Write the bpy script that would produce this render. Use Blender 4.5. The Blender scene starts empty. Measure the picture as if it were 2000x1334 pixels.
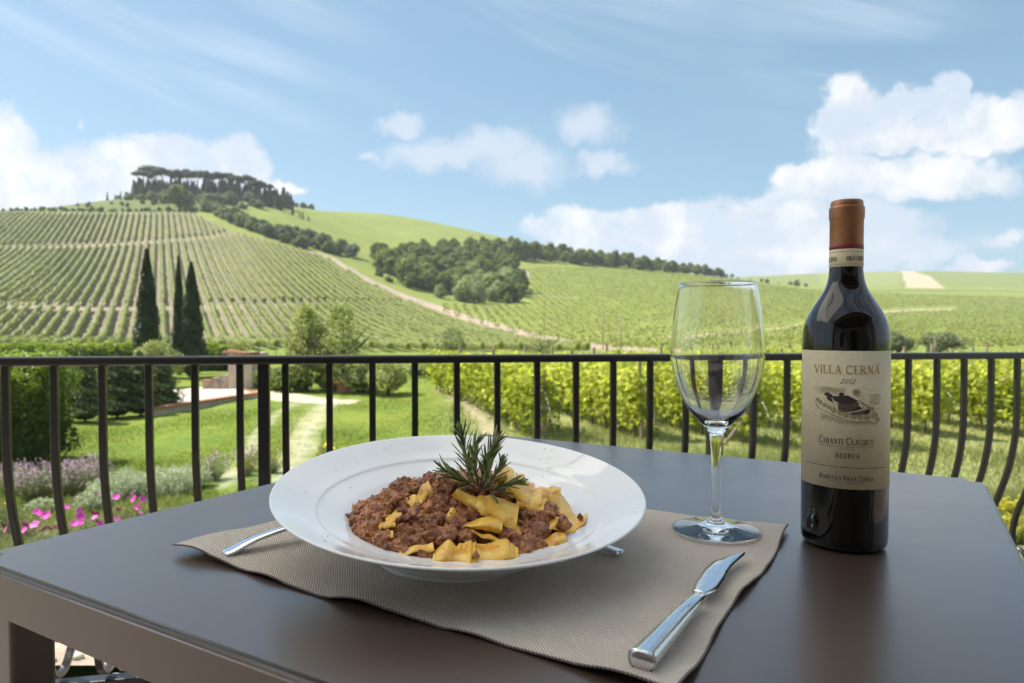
import bpy, bmesh, math, random
import numpy as np
from mathutils import Vector, Matrix, noise as mnoise
R = math.radians
rng = np.random.default_rng(7)
random.seed(7)
scn = bpy.context.scene
col = scn.collection

# ------------------------------------------------------------------ camera
EYE, F, HOR, PITCH = 0.952, 1340.0, 638.0, R(1.24)
cd = bpy.data.cameras.new('camera'); cam = bpy.data.objects.new('camera', cd); col.objects.link(cam)
cam.location = (0, 0, EYE); cam.rotation_euler = (math.pi/2 - PITCH, 0, 0)
cd.sensor_width = 36; cd.lens = F/2000*36; cd.clip_start = 0.02; cd.clip_end = 6000
cd.dof.use_dof = True; cd.dof.focus_distance = 0.64; cd.dof.aperture_fstop = 10
scn.camera = cam

# ------------------------------------------------------------------ light
SUN_EL, SUN_AZ = R(53), R(-72)          # azimuth from +Y, negative to the left
sd = Vector((math.sin(SUN_AZ)*math.cos(SUN_EL), math.cos(SUN_AZ)*math.cos(SUN_EL), math.sin(SUN_EL)))
sl = bpy.data.lights.new('sun', 'SUN'); sun = bpy.data.objects.new('sun', sl); col.objects.link(sun)
sl.energy = 3.6; sl.angle = R(0.53); sl.color = (1, 0.95, 0.87)
sun.rotation_euler = (-sd).to_track_quat('-Z', 'Y').to_euler()
scn.view_settings.view_transform = 'Standard'; scn.view_settings.look = 'None'
scn.view_settings.exposure = 1.46; scn.view_settings.gamma = 1
scn.view_settings.use_curve_mapping = False

world = bpy.data.worlds.new('World'); scn.world = world; world.use_nodes = True

class NB:
    """small node helper"""
    def __init__(s, nt): s.nt = nt
    def n(s, typ, ins=None, **kw):
        nd = s.nt.nodes.new(typ)
        for k, v in kw.items(): setattr(nd, k, v)
        for k, v in (ins or {}).items():
            sock = nd.inputs[k]
            if isinstance(v, bpy.types.NodeSocket): s.nt.links.new(v, sock)
            else: sock.default_value = v
        return nd
    def m(s, op, a, b=0.0, c=0.0, clamp=False):
        return s.n('ShaderNodeMath', {0: a, 1: b, 2: c}, operation=op, use_clamp=clamp).outputs[0]
    def v(s, op, a, b=(0, 0, 0)):
        nd = s.n('ShaderNodeVectorMath', {0: a, 1: b}, operation=op)
        return nd.outputs['Value'] if op in ('LENGTH', 'DOT_PRODUCT') else nd.outputs[0]
    def noise(s, vec, scale, detail=4, rough=.5, dist=0.0):
        nd = s.n('ShaderNodeTexNoise', {'Scale': scale, 'Detail': detail, 'Roughness': rough, 'Distortion': dist})
        if vec is not None: s.nt.links.new(vec, nd.inputs['Vector'])
        return nd
    def smooth(s, x, a, b, lo=0.0, hi=1.0):
        return s.n('ShaderNodeMapRange', {'Value': x, 'From Min': a, 'From Max': b, 'To Min': lo, 'To Max': hi}, interpolation_type='SMOOTHSTEP').outputs[0]
    def mix(s, f, a, b, blend='MIX'):
        nd = s.n('ShaderNodeMix', data_type='RGBA', blend_type=blend)
        for i, v in ((0, f), (6, a), (7, b)):
            if isinstance(v, bpy.types.NodeSocket): s.nt.links.new(v, nd.inputs[i])
            else: nd.inputs[i].default_value = v if i == 0 else (*v, 1) if len(v) == 3 else v
        return nd.outputs[2]

def build_sky():
    nt = world.node_tree; nt.nodes.clear(); b = NB(nt)
    sky = b.n('ShaderNodeTexSky', sky_type='NISHITA', sun_disc=False, sun_elevation=SUN_EL, sun_rotation=SUN_AZ % (2*math.pi),
              altitude=300, air_density=1.0, dust_density=1.2, ozone_density=1.6)
    tc = b.n('ShaderNodeTexCoord').outputs['Generated']
    d = b.v('NORMALIZE', tc)
    xyz = b.n('ShaderNodeSeparateXYZ', {0: d})
    az = b.m('ARCTAN2', xyz.outputs[0], xyz.outputs[1]); el = b.m('ARCSINE', xyz.outputs[2])
    P = b.n('ShaderNodeCombineXYZ', {0: az, 1: el, 2: 0.0}).outputs[0]
    w1 = b.v('SUBTRACT', b.noise(d, 6, 3, .5).outputs['Color'], (.5, .5, .5))
    w2 = b.v('SUBTRACT', b.noise(d, 24, 6, .62).outputs['Color'], (.5, .5, .5))
    def warp(p, k1, k2):
        s1 = b.n('ShaderNodeVectorMath', {0: w1, 'Scale': k1}, operation='SCALE').outputs[0]
        s2 = b.n('ShaderNodeVectorMath', {0: w2, 'Scale': k2}, operation='SCALE').outputs[0]
        q = b.v('ADD', b.v('ADD', p, s1), s2)
        return b.v('MULTIPLY', q, (1, 1, 0))
    def blobs(P, lst):
        cur = None
        for (x, y, rx, ry) in lst:
            t = (x-1000)/F; a = math.atan(t); c2 = 1/(1+t*t); e = math.atan((HOR-y)/F*math.cos(a))
            q = b.v('SUBTRACT', P, (a, e, 0)); q = b.v('MULTIPLY', q, (1/(rx/F*c2), 1/(ry/F*math.cos(a)), 0))
            l = b.v('LENGTH', q)
            cur = l if cur is None else b.n('ShaderNodeMath', {0: cur, 1: l, 2: .22}, operation='SMOOTH_MIN').outputs[0]
        return b.m('SUBTRACT', 1.0, cur)
    big = [(0, 290, 95, 100), (30, 350, 130, 80), (170, 345, 150, 60), (330, 335, 190, 80), (450, 350, 110, 80), (545, 372, 60, 22), (200, 400, 420, 70),
           (1640, 218, 66, 60), (1760, 262, 185, 40), (1735, 215, 90, 40), (1840, 190, 48, 50), (1930, 245, 120, 70), (1640, 352, 145, 54), (1780, 348, 140, 54),
           (1120, 440, 120, 40), (1320, 440, 150, 52), (1480, 440, 160, 66), (1650, 450, 170, 66), (1220, 490, 240, 46), (1520, 500, 360, 50), (1895, 520, 88, 26)]
    thin = [(785, 240, 62, 24), (860, 298, 150, 44), (960, 285, 90, 52), (1020, 325, 120, 56), (1150, 250, 92, 52), (1180, 322, 80, 26), (1920, 352, 120, 42), (1960, 452, 90, 20), (725, 306, 40, 10), (150, 240, 14, 12)]
    puff = b.noise(d, 15, 10, .64)
    pf = b.m('SUBTRACT', puff.outputs['Fac'], .5)
    db = b.m('ADD', blobs(warp(P, .035, .045), big), b.m('MULTIPLY', pf, 1.0))
    dt = b.m('ADD', blobs(warp(P, .05, .06), thin), b.m('MULTIPLY', pf, 1.1))
    ab = b.smooth(db, -.01, .30)
    at = b.smooth(dt, -.02, .75, 0, .9)
    # the sky outside the view: added cloud cover, thickened for white fill light
    side = b.m('MAXIMUM', b.smooth(b.m('ABSOLUTE', az), .72, .95), b.smooth(el, .46, .62))
    gen = b.smooth(b.noise(d, 3.2, 8, .58).outputs['Fac'], .35, .5)
    ag = b.m('MULTIPLY', b.m('MULTIPLY', side, gen), b.smooth(el, -.02, .05))
    # cirrus veils across the upper sky
    rot = b.n('ShaderNodeVectorRotate', {'Vector': P, 'Angle': R(16)}, rotation_type='Z_AXIS').outputs[0]
    st = b.v('MULTIPLY', rot, (1.3, 11, 1))
    ci = b.noise(st, 1.5, 6, .55, .6).outputs['Fac']
    cm = b.smooth(b.noise(P, 2.2, 2).outputs['Fac'], .35, .65)
    ac = b.m('MULTIPLY', b.m('MULTIPLY', b.smooth(ci, .42, .8), cm), b.smooth(el, .2, .36, 0, .5))
    veil = b.smooth(el, .5, .0, 0.32, .44)          # thin milky air towards the horizon
    a1 = b.m('MAXIMUM', b.m('MAXIMUM', ab, at), ag)
    shade = b.m('ADD', b.m('MULTIPLY', b.noise(b.v('ADD', d, (0, 0, .012)), 12, 8, .62).outputs['Fac'], .9), b.m('MULTIPLY', db, .06))
    ccol = b.mix(b.smooth(shade, .40, .62), (.66, .76, .89), (1, 1, 1))
    skyb = b.n('ShaderNodeBackground', {'Color': sky.outputs[0], 'Strength': .050}).outputs[0]
    veilb = b.n('ShaderNodeBackground', {'Color': (.31, .70, .93, 1), 'Strength': .34}).outputs[0]
    cirb = b.n('ShaderNodeBackground', {'Color': (.80, .91, 1, 1), 'Strength': .40}).outputs[0]
    cldb = b.n('ShaderNodeBackground', {'Color': ccol, 'Strength': .375}).outputs[0]
    m = b.n('ShaderNodeMixShader', {0: veil, 1: skyb, 2: veilb}).outputs[0]
    m = b.n('ShaderNodeMixShader', {0: ac, 1: m, 2: cirb}).outputs[0]
    m = b.n('ShaderNodeMixShader', {0: a1, 1: m, 2: cldb}).outputs[0]
    b.n('ShaderNodeOutputWorld', {'Surface': m})
    world.cycles.sampling_method = 'MANUAL'; world.cycles.sample_map_resolution = 1024
build_sky()

# ------------------------------------------------------------------ helpers
FW = Vector((0, math.cos(PITCH), -math.sin(PITCH))); UP = Vector((0, math.sin(PITCH), math.cos(PITCH)))
def ray(px, py): return FW*F + Vector((px-1000, 0, 0)) + UP*(667-py)
def onz(px, py, z):                      # a photograph point brought down to a level plane
    r = ray(px, py); k = (z-EYE)/r.z; return Vector((r.x*k, r.y*k, z))
def aty(px, py, y):
    r = ray(px, py); k = y/r.y; return Vector((r.x*k, y, EYE+r.z*k))

def tag(o, label=None, cat=None, group=None, kind=None):
    if label: o['label'] = label
    if cat: o['category'] = cat
    if group: o['group'] = group
    if kind: o['kind'] = kind
    return o
def emp(name, loc=(0, 0, 0), label=None, cat=None, group=None, rz=0):
    o = bpy.data.objects.new(name, None); col.objects.link(o); o.location = loc; o.rotation_euler = (0, 0, rz)
    o.empty_display_size = .05
    return tag(o, label, cat, group)
def link(name, me, parent=None, loc=None):
    o = bpy.data.objects.new(name, me); col.objects.link(o)
    if parent: o.parent = parent
    if loc is not None: o.location = loc
    return o
KIDS = {}
def copy_tree(o, parent=None, label=None):
    c = o.copy(); col.objects.link(c); c.parent = parent
    if label: c['label'] = label
    for ch in o.children: copy_tree(ch, c)
    return c
def mesh(name, verts, faces, mat=None, smooth=False, attr=None, colr=None, mats=None, midx=None):
    verts = np.asarray(verts, dtype=np.float32).reshape(-1, 3)
    me = bpy.data.meshes.new(name)
    if isinstance(faces, np.ndarray):
        k = faces.shape[1]; nf = len(faces)
        me.vertices.add(len(verts)); me.vertices.foreach_set('co', verts.ravel())
        me.loops.add(nf*k); me.loops.foreach_set('vertex_index', faces.astype(np.int32).ravel())
        me.polygons.add(nf); me.polygons.foreach_set('loop_start', np.arange(0, nf*k, k, dtype=np.int32))
        me.update(calc_edges=True)
    else:
        me.from_pydata(verts.tolist(), [], faces); me.update()
    if smooth: me.polygons.foreach_set('use_smooth', np.ones(len(me.polygons), dtype=bool))
    if attr is not None:
        a = me.attributes.new('v', 'FLOAT', 'POINT'); a.data.foreach_set('value', np.asarray(attr, dtype=np.float32))
    if colr is not None:
        a = me.attributes.new('col', 'FLOAT_COLOR', 'POINT')
        c4 = np.ones((len(verts), 4), dtype=np.float32); c4[:, :3] = colr; a.data.foreach_set('color', c4.ravel())
    if mat: me.materials.append(mat)
    for m in (mats or []): me.materials.append(m)
    if midx is not None: me.polygons.foreach_set('material_index', np.asarray(midx, dtype=np.int32))
    return me
def from_bm(name, bm, mat=None, smooth=False):
    me = bpy.data.meshes.new(name); bm.normal_update(); bm.to_mesh(me); bm.free()
    if mat: me.materials.append(mat)
    if smooth: me.polygons.foreach_set('use_smooth', np.ones(len(me.polygons), dtype=bool))
    return me
def bbox(bm, x0, x1, y0, y1, z0, z1, bev=0, M=None):
    r = bmesh.ops.create_cube(bm, size=1); vs = r['verts']
    for v in vs:
        v.co = Vector(((x0+x1)/2+v.co.x*(x1-x0), (y0+y1)/2+v.co.y*(y1-y0), (z0+z1)/2+v.co.z*(z1-z0)))
    if bev:
        es = list({e for v in vs for e in v.link_edges})
        r2 = bmesh.ops.bevel(bm, geom=es, offset=bev, segments=2, affect='EDGES', profile=.5)
        vs = list({v for f in r2['faces'] for v in f.verts} | {v for v in vs if v.is_valid})
    if M is not None:
        for v in {v for v in vs if v.is_valid}: v.co = M @ v.co
    return vs
def catmull(pts, n=8):
    P = [Vector(p) for p in pts]; P = [P[0]*2-P[1]]+P+[P[-1]*2-P[-2]]; out = []
    for i in range(1, len(P)-2):
        for k in range(n):
            t = k/n; a, b_, c, d_ = P[i-1], P[i], P[i+1], P[i+2]
            out.append(.5*((2*b_)+(c-a)*t+(2*a-5*b_+4*c-d_)*t*t+(3*b_-a-3*c+d_)*t**3))
    out.append(P[-2]); return out
def tube(pts, radii, seg=8, cap=True):
    """swept round tube; returns verts, faces"""
    V, Fc = [], []; n = len(pts)
    if not hasattr(radii, '__len__'): radii = [radii]*n
    up = Vector((.31, .17, .93)).normalized()
    for i, p in enumerate(pts):
        p = Vector(p); t = (Vector(pts[min(i+1, n-1)])-Vector(pts[max(i-1, 0)])).normalized()
        a = t.cross(up)
        if a.length < .05: a = t.cross(Vector((1, 0, 0)))
        a.normalize(); c = t.cross(a)
        for k in range(seg):
            an = 2*math.pi*k/seg; V.append(p+(a*math.cos(an)+c*math.sin(an))*radii[i])
    for i in range(n-1):
        for k in range(seg):
            k2 = (k+1) % seg; Fc.append((i*seg+k, i*seg+k2, (i+1)*seg+k2, (i+1)*seg+k))
    if cap: Fc.append(tuple(range(seg))[::-1]); Fc.append(tuple((n-1)*seg+k for k in range(seg)))
    return V, Fc
ONES = 'first second third fourth fifth sixth seventh eighth ninth tenth eleventh twelfth thirteenth fourteenth fifteenth sixteenth seventeenth eighteenth nineteenth'.split()
TENS = {2: 'twent', 3: 'thirt', 4: 'fort', 5: 'fift', 6: 'sixt', 7: 'sevent', 8: 'eight', 9: 'ninet'}
def nth(i):
    if i < 0: return ONES[0]
    if i >= 99: return 'hundredth' if i == 99 else 'hundred and '+nth(i-100)
    i += 1
    if i < 20: return ONES[i-1]
    return TENS[i//10]+('ieth' if i % 10 == 0 else 'y '+ONES[i % 10-1])
class Acc:
    """collects verts/faces into one mesh"""
    def __init__(s): s.V = []; s.F = []
    def add(s, V, Fc):
        o = len(s.V); s.V += [tuple(v) for v in V]; s.F += [tuple(i+o for i in f) for f in Fc]; return s
    def mesh(s, name, mat, smooth=True): return mesh(name, s.V, s.F, mat, smooth)
def lathe(prof, seg=96, name='lathe', mat=None, closed=False):
    V, Fc = [], []; n = len(prof)
    for (r, z) in prof:
        for k in range(seg):
            a = 2*math.pi*k/seg; V.append((r*math.cos(a), r*math.sin(a), z))
    for i in range(n-1 if not closed else n):
        j = (i+1) % n
        for k in range(seg):
            k2 = (k+1) % seg; Fc.append((i*seg+k, i*seg+k2, j*seg+k2, j*seg+k))
    bm = bmesh.new(); me = mesh(name, V, Fc); bm.from_mesh(me); bpy.data.meshes.remove(me)
    bmesh.ops.remove_doubles(bm, verts=bm.verts, dist=1e-6)
    bmesh.ops.recalc_face_normals(bm, faces=bm.faces)
    return from_bm(name, bm, mat, True)

# ------------------------------------------------------------------ materials
def mat(name):
    m = bpy.data.materials.new(name); m.use_nodes = True; m.node_tree.nodes.clear(); return m, NB(m.node_tree)
def out(b, s, disp=None):
    o = b.n('ShaderNodeOutputMaterial', {'Surface': s}); return o
def simple(name, c, rough=.5, metal=0, bump=0, bscale=80, var=0.0, spec=.5, coat=0, detail=5):
    m, b = mat(name); tc = b.n('ShaderNodeTexCoord').outputs['Object']
    base = (*c, 1)
    if var:
        nz = b.noise(tc, bscale*.35, 5).outputs['Fac']
        base = b.mix(b.smooth(nz, .3, .7), tuple(x*(1-var) for x in c), tuple(min(1, x*(1+var)) for x in c))
    ins = {'Base Color': base, 'Roughness': rough, 'Metallic': metal, 'Specular IOR Level': spec, 'Coat Weight': coat}
    if bump:
        h = b.noise(tc, bscale, detail).outputs['Fac']
        ins['Normal'] = b.n('ShaderNodeBump', {'Height': h, 'Strength': bump, 'Distance': 1/bscale}).outputs[0]
    out(b, b.n('ShaderNodeBsdfPrincipled', ins).outputs[0]); return m
def leafmat(name, dark, mid, light, trans=.4, rough=.5, spec=.25, nscale=.6):
    m, b = mat(name)
    v = b.n('ShaderNodeAttribute', attribute_name='v').outputs['Fac']
    oi = b.n('ShaderNodeObjectInfo').outputs['Random']
    geo = b.n('ShaderNodeNewGeometry').outputs['Position']
    nz = b.noise(geo, nscale, 3).outputs['Fac']
    x = b.m('ADD', b.m('ADD', v, b.m('MULTIPLY', b.m('SUBTRACT', nz, .5), .7)), b.m('MULTIPLY', b.m('SUBTRACT', oi, .5), .35), clamp=True)
    r = b.n('ShaderNodeValToRGB', {0: x}); e = r.color_ramp.elements
    e[0].position = .1; e[0].color = (*dark, 1); e[1].position = .9; e[1].color = (*light, 1)
    k = e.new(.5); k.color = (*mid, 1)
    p = b.n('ShaderNodeBsdfPrincipled', {'Base Color': r.outputs[0], 'Roughness': rough, 'Specular IOR Level': spec}).outputs[0]
    tcol = b.mix(1.0, r.outputs[0], (1.12, 1.15, .75), 'MULTIPLY')
    t = b.n('ShaderNodeBsdfTranslucent', {'Color': tcol}).outputs[0]
    out(b, b.n('ShaderNodeMixShader', {0: trans, 1: p, 2: t}).outputs[0]); return m

M = {}
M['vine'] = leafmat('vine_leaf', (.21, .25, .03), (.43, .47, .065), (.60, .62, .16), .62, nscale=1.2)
M['farvine'] = leafmat('hill_vine_leaf', (.17, .20, .045), (.225, .26, .062), (.28, .31, .08), .4, nscale=.15)
M['fieldvine'] = leafmat('field_vine_leaf', (.17, .195, .045), (.22, .24, .055), (.265, .28, .072), .4, nscale=.03)
M['wood'] = leafmat('wood_leaf', (.095, .135, .028), (.16, .215, .042), (.25, .30, .07), .45, nscale=.08)
M['cypress'] = leafmat('cypress_leaf', (.016, .028, .012), (.034, .055, .020), (.065, .095, .035), .15, nscale=.8)
M['pine'] = leafmat('pine_leaf', (.014, .024, .010), (.024, .038, .016), (.038, .056, .022), .15, nscale=.1)
M['olive'] = leafmat('olive_leaf', (.09, .115, .055), (.17, .205, .10), (.26, .30, .16), .3, nscale=.4)
M['willow'] = leafmat('willow_leaf', (.17, .22, .08), (.28, .33, .13), (.38, .43, .19), .35, nscale=.2)
M['light_tree'] = leafmat('light_tree_leaf', (.22, .26, .09), (.33, .37, .14), (.45, .48, .20), .5, nscale=1.0)
M['conifer'] = leafmat('conifer_leaf', (.05, .075, .03), (.10, .14, .055), (.17, .22, .09), .35, nscale=2)
M['hedge'] = leafmat('hedge_leaf', (.03, .065, .006), (.085, .15, .012), (.25, .34, .03), .4, rough=.5, spec=.3, nscale=2.5)
M['grass'] = leafmat('grass_blade', (.11, .155, .026), (.175, .235, .038), (.27, .32, .065), .4, nscale=.5)
M['meadow'] = leafmat('meadow_blade', (.15, .18, .05), (.23, .26, .09), (.34, .35, .16), .4, nscale=.5)
M['lavender'] = simple('lavender_flower', (.55, .40, .47), .7, var=.25, bscale=60)
M['lav_leaf'] = leafmat('lavender_leaf', (.13, .15, .07), (.22, .25, .12), (.34, .36, .19), .3, nscale=3)
M['silver'] = leafmat('silver_leaf', (.26, .31, .20), (.42, .47, .34), (.58, .62, .50), .3, nscale=3)
M['pink'] = simple('pink_petal', (.72, .05, .46), .6, var=.15, bscale=90)
M['yellow'] = simple('yellow_petal', (.85, .56, .03), .6, var=.15, bscale=90)
M['ylw_leaf'] = leafmat('yellow_leaf', (.30, .30, .03), (.55, .50, .05), (.75, .66, .12), .4, nscale=6)
M['bark'] = simple('bark', (.12, .09, .065), .9, bump=.6, bscale=30, var=.3)
M['post'] = simple('weathered_wood', (.27, .21, .15), .85, bump=.5, bscale=40, var=.3)
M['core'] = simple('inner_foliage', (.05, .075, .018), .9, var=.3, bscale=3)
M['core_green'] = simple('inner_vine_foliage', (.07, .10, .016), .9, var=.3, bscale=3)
M['iron'] = simple('dark_iron', (.009, .009, .010), .33, bump=.05, bscale=300, spec=.5, coat=.25)
M['plaster'] = simple('pale_plaster', (.50, .41, .33), .9, bump=.3, bscale=12, var=.12)
M['stone'] = simple('rough_stone', (.36, .29, .24), .9, bump=.6, bscale=9, var=.3)
M['tile'] = simple('terracotta', (.40, .17, .10), .8, bump=.4, bscale=25, var=.25)
M['paving'] = simple('pale_paving', (.42, .37, .31), .85, bump=.2, bscale=8, var=.12)
M['steel'] = simple('polished_steel', (.72, .73, .75), .10, metal=1, bump=.02, bscale=20)
M['wire'] = simple('galvanised_wire', (.35, .35, .34), .4, metal=.8)
M['petal_white'] = simple('white_petal', (.8, .8, .78), .6)

# ------------------------------------------------------------------ terrain
NEAR = [(1.2, 0.0), (2.3, -.03), (3.2, -.25), (5, -.75), (8, -1.35), (12, -1.93), (16, -2.05), (100, -2.05)]
COLS = {
 -900: [(110, 675), (140, 605), (240, 500), (300, 440), (360, 425), (500, 460), (1500, 560)],
 -300: [(110, 675), (140, 600), (240, 488), (300, 428), (345, 415), (420, 425), (600, 470), (1500, 560)],
 0:    [(110, 675), (140, 600), (240, 486), (300, 422), (345, 412), (400, 416), (600, 470), (1500, 560)],
 110:  [(110, 675), (140, 601), (240, 484), (300, 420), (350, 407), (400, 410), (600, 470), (1500, 560)],
 210:  [(110, 675), (140, 602), (240, 480), (300, 419), (350, 390), (400, 386), (460, 395), (600, 440), (1500, 560)],
 330:  [(110, 675), (140, 601), (240, 472), (300, 419), (350, 391), (400, 381), (450, 385), (600, 430), (1500, 560)],
 450:  [(110, 675), (140, 602), (240, 478), (270, 455), (300, 432), (350, 398), (400, 384), (450, 387), (600, 430), (1500, 560)],
 560:  [(110, 676), (150, 595), (240, 500), (262, 478), (300, 455), (350, 415), (400, 392), (450, 390), (600, 430), (1500, 560)],
 640:  [(110, 677), (160, 600), (220, 535), (262, 503), (300, 488), (340, 470), (420, 433), (500, 406), (600, 415), (1500, 560)],
 750:  [(110, 679), (160, 622), (205, 575), (230, 558), (300, 515), (380, 482), (480, 445), (560, 409), (680, 425), (1500, 560)],
 900:  [(110, 681), (150, 647), (190, 614), (230, 600), (260, 585), (330, 520), (420, 478), (560, 443), (700, 455), (1500, 570)],
 1050: [(110, 684), (150, 657), (200, 618), (240, 597), (300, 560), (380, 522), (460, 497), (580, 477), (720, 490), (1500, 575)],
 1200: [(100, 688), (130, 678), (180, 648), (260, 594), (350, 548), (430, 523), (500, 514), (600, 508), (800, 525), (1500, 580)],
 1400: [(100, 687), (150, 656), (250, 606), (350, 568), (450, 545), (520, 541), (640, 548), (900, 556), (1050, 542), (1150, 545), (1500, 560)],
 1600: [(100, 686), (150, 662), (250, 618), (350, 588), (450, 568), (520, 563), (620, 567), (900, 548), (1120, 531), (1300, 538), (1500, 550)],
 1800: [(100, 685), (150, 668), (250, 633), (350, 604), (450, 577), (520, 570), (620, 570), (900, 546), (1120, 526), (1300, 535), (1500, 550)],
 2000: [(100, 684), (150, 671), (250, 640), (350, 611), (450, 584), (520, 574), (620, 572), (900, 550), (1120, 531), (1300, 540), (1500, 552)],
 2700: [(100, 684), (150, 671), (250, 645), (350, 618), (450, 590), (520, 578), (620, 574), (900, 556), (1120, 540), (1300, 548), (1500, 560)],
}
GD = np.exp(np.linspace(math.log(1.2), math.log(1500), 760)); GX = np.linspace(-2400, 4400, 420)
def _grid():
    nz = np.interp(GD, [a for a, _ in NEAR], [z for _, z in NEAR])
    ny = HOR + (EYE-nz)/GD*F
    ks = sorted(COLS); rows = []
    for k in ks:
        pr = COLS[k]; d0 = pr[0][0]
        fy = np.interp(np.log(GD), np.log([60]+[d for d, _ in pr]), [HOR+(EYE+2.05)/60*F]+[y for _, y in pr])
        rows.append(np.where(GD <= 60, ny, fy))
    A = np.array(rows)
    # smooth blend across columns
    G = np.zeros((len(GX), len(GD)))
    for i, x in enumerate(GX):
        x = min(max(x, ks[0]), ks[-1]); j = max(1, min(len(ks)-1, np.searchsorted(ks, x)))
        t = (x-ks[j-1])/(ks[j]-ks[j-1]); t = t*t*(3-2*t)*.5+t*.5
        G[i] = A[j-1]*(1-t)+A[j]*t
    far = np.clip((GD-75)/40, 0, 1)
    def blur(G, ax, s):
        k = np.exp(-.5*(np.arange(-3*s, 3*s+1)/s)**2); k /= k.sum()
        P = np.pad(G, [(3*s, 3*s) if a == ax else (0, 0) for a in (0, 1)], mode='edge')
        return np.apply_along_axis(lambda v: np.convolve(v, k, 'valid'), ax, P)
    B = blur(blur(G, 1, 5), 0, 4)
    return G*(1-far)+B*far
G = _grid()
LD = np.log(GD)
def gy(px, D):
    px = np.asarray(px, float); D = np.asarray(D, float)
    i = np.clip((px-GX[0])/(GX[1]-GX[0]), 0, len(GX)-1.001); j = np.clip((np.log(np.maximum(D, 1.21))-LD[0])/(LD[1]-LD[0]), 0, len(GD)-1.001)
    i0 = i.astype(int); j0 = j.astype(int); a = i-i0; b = j-j0
    return (G[i0, j0]*(1-a)*(1-b)+G[i0+1, j0]*a*(1-b)+G[i0, j0+1]*(1-a)*b+G[i0+1, j0+1]*a*b)
def und(X, Y):
    Yc = np.clip((Y-2.5)/12, 0, 1)
    return Yc*(.05*np.sin(X*.71+Y*.33)+.05*np.sin(X*.29-Y*.47+1.3)+.02*np.sin(X*1.9+Y*1.3))
def terr(X, Y):
    X = np.asarray(X, float); Y = np.asarray(Y, float)
    z = EYE-(gy(1000+F*X/np.maximum(Y, 1.2), Y)-HOR)/F*Y
    return z+und(X, Y)
def hit(px, py, dmin=60):
    """where the line of sight through a photograph point meets the hillside"""
    m = GD > dmin; D = GD[m]; y = gy(np.full(D.shape, float(px)), D)
    idx = np.where(y <= py)[0]
    d = D[idx[0]] if len(idx) else D[np.argmin(y)]
    X = (px-1000)/F*d
    return float(X), float(d), float(terr(X, d))

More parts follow.
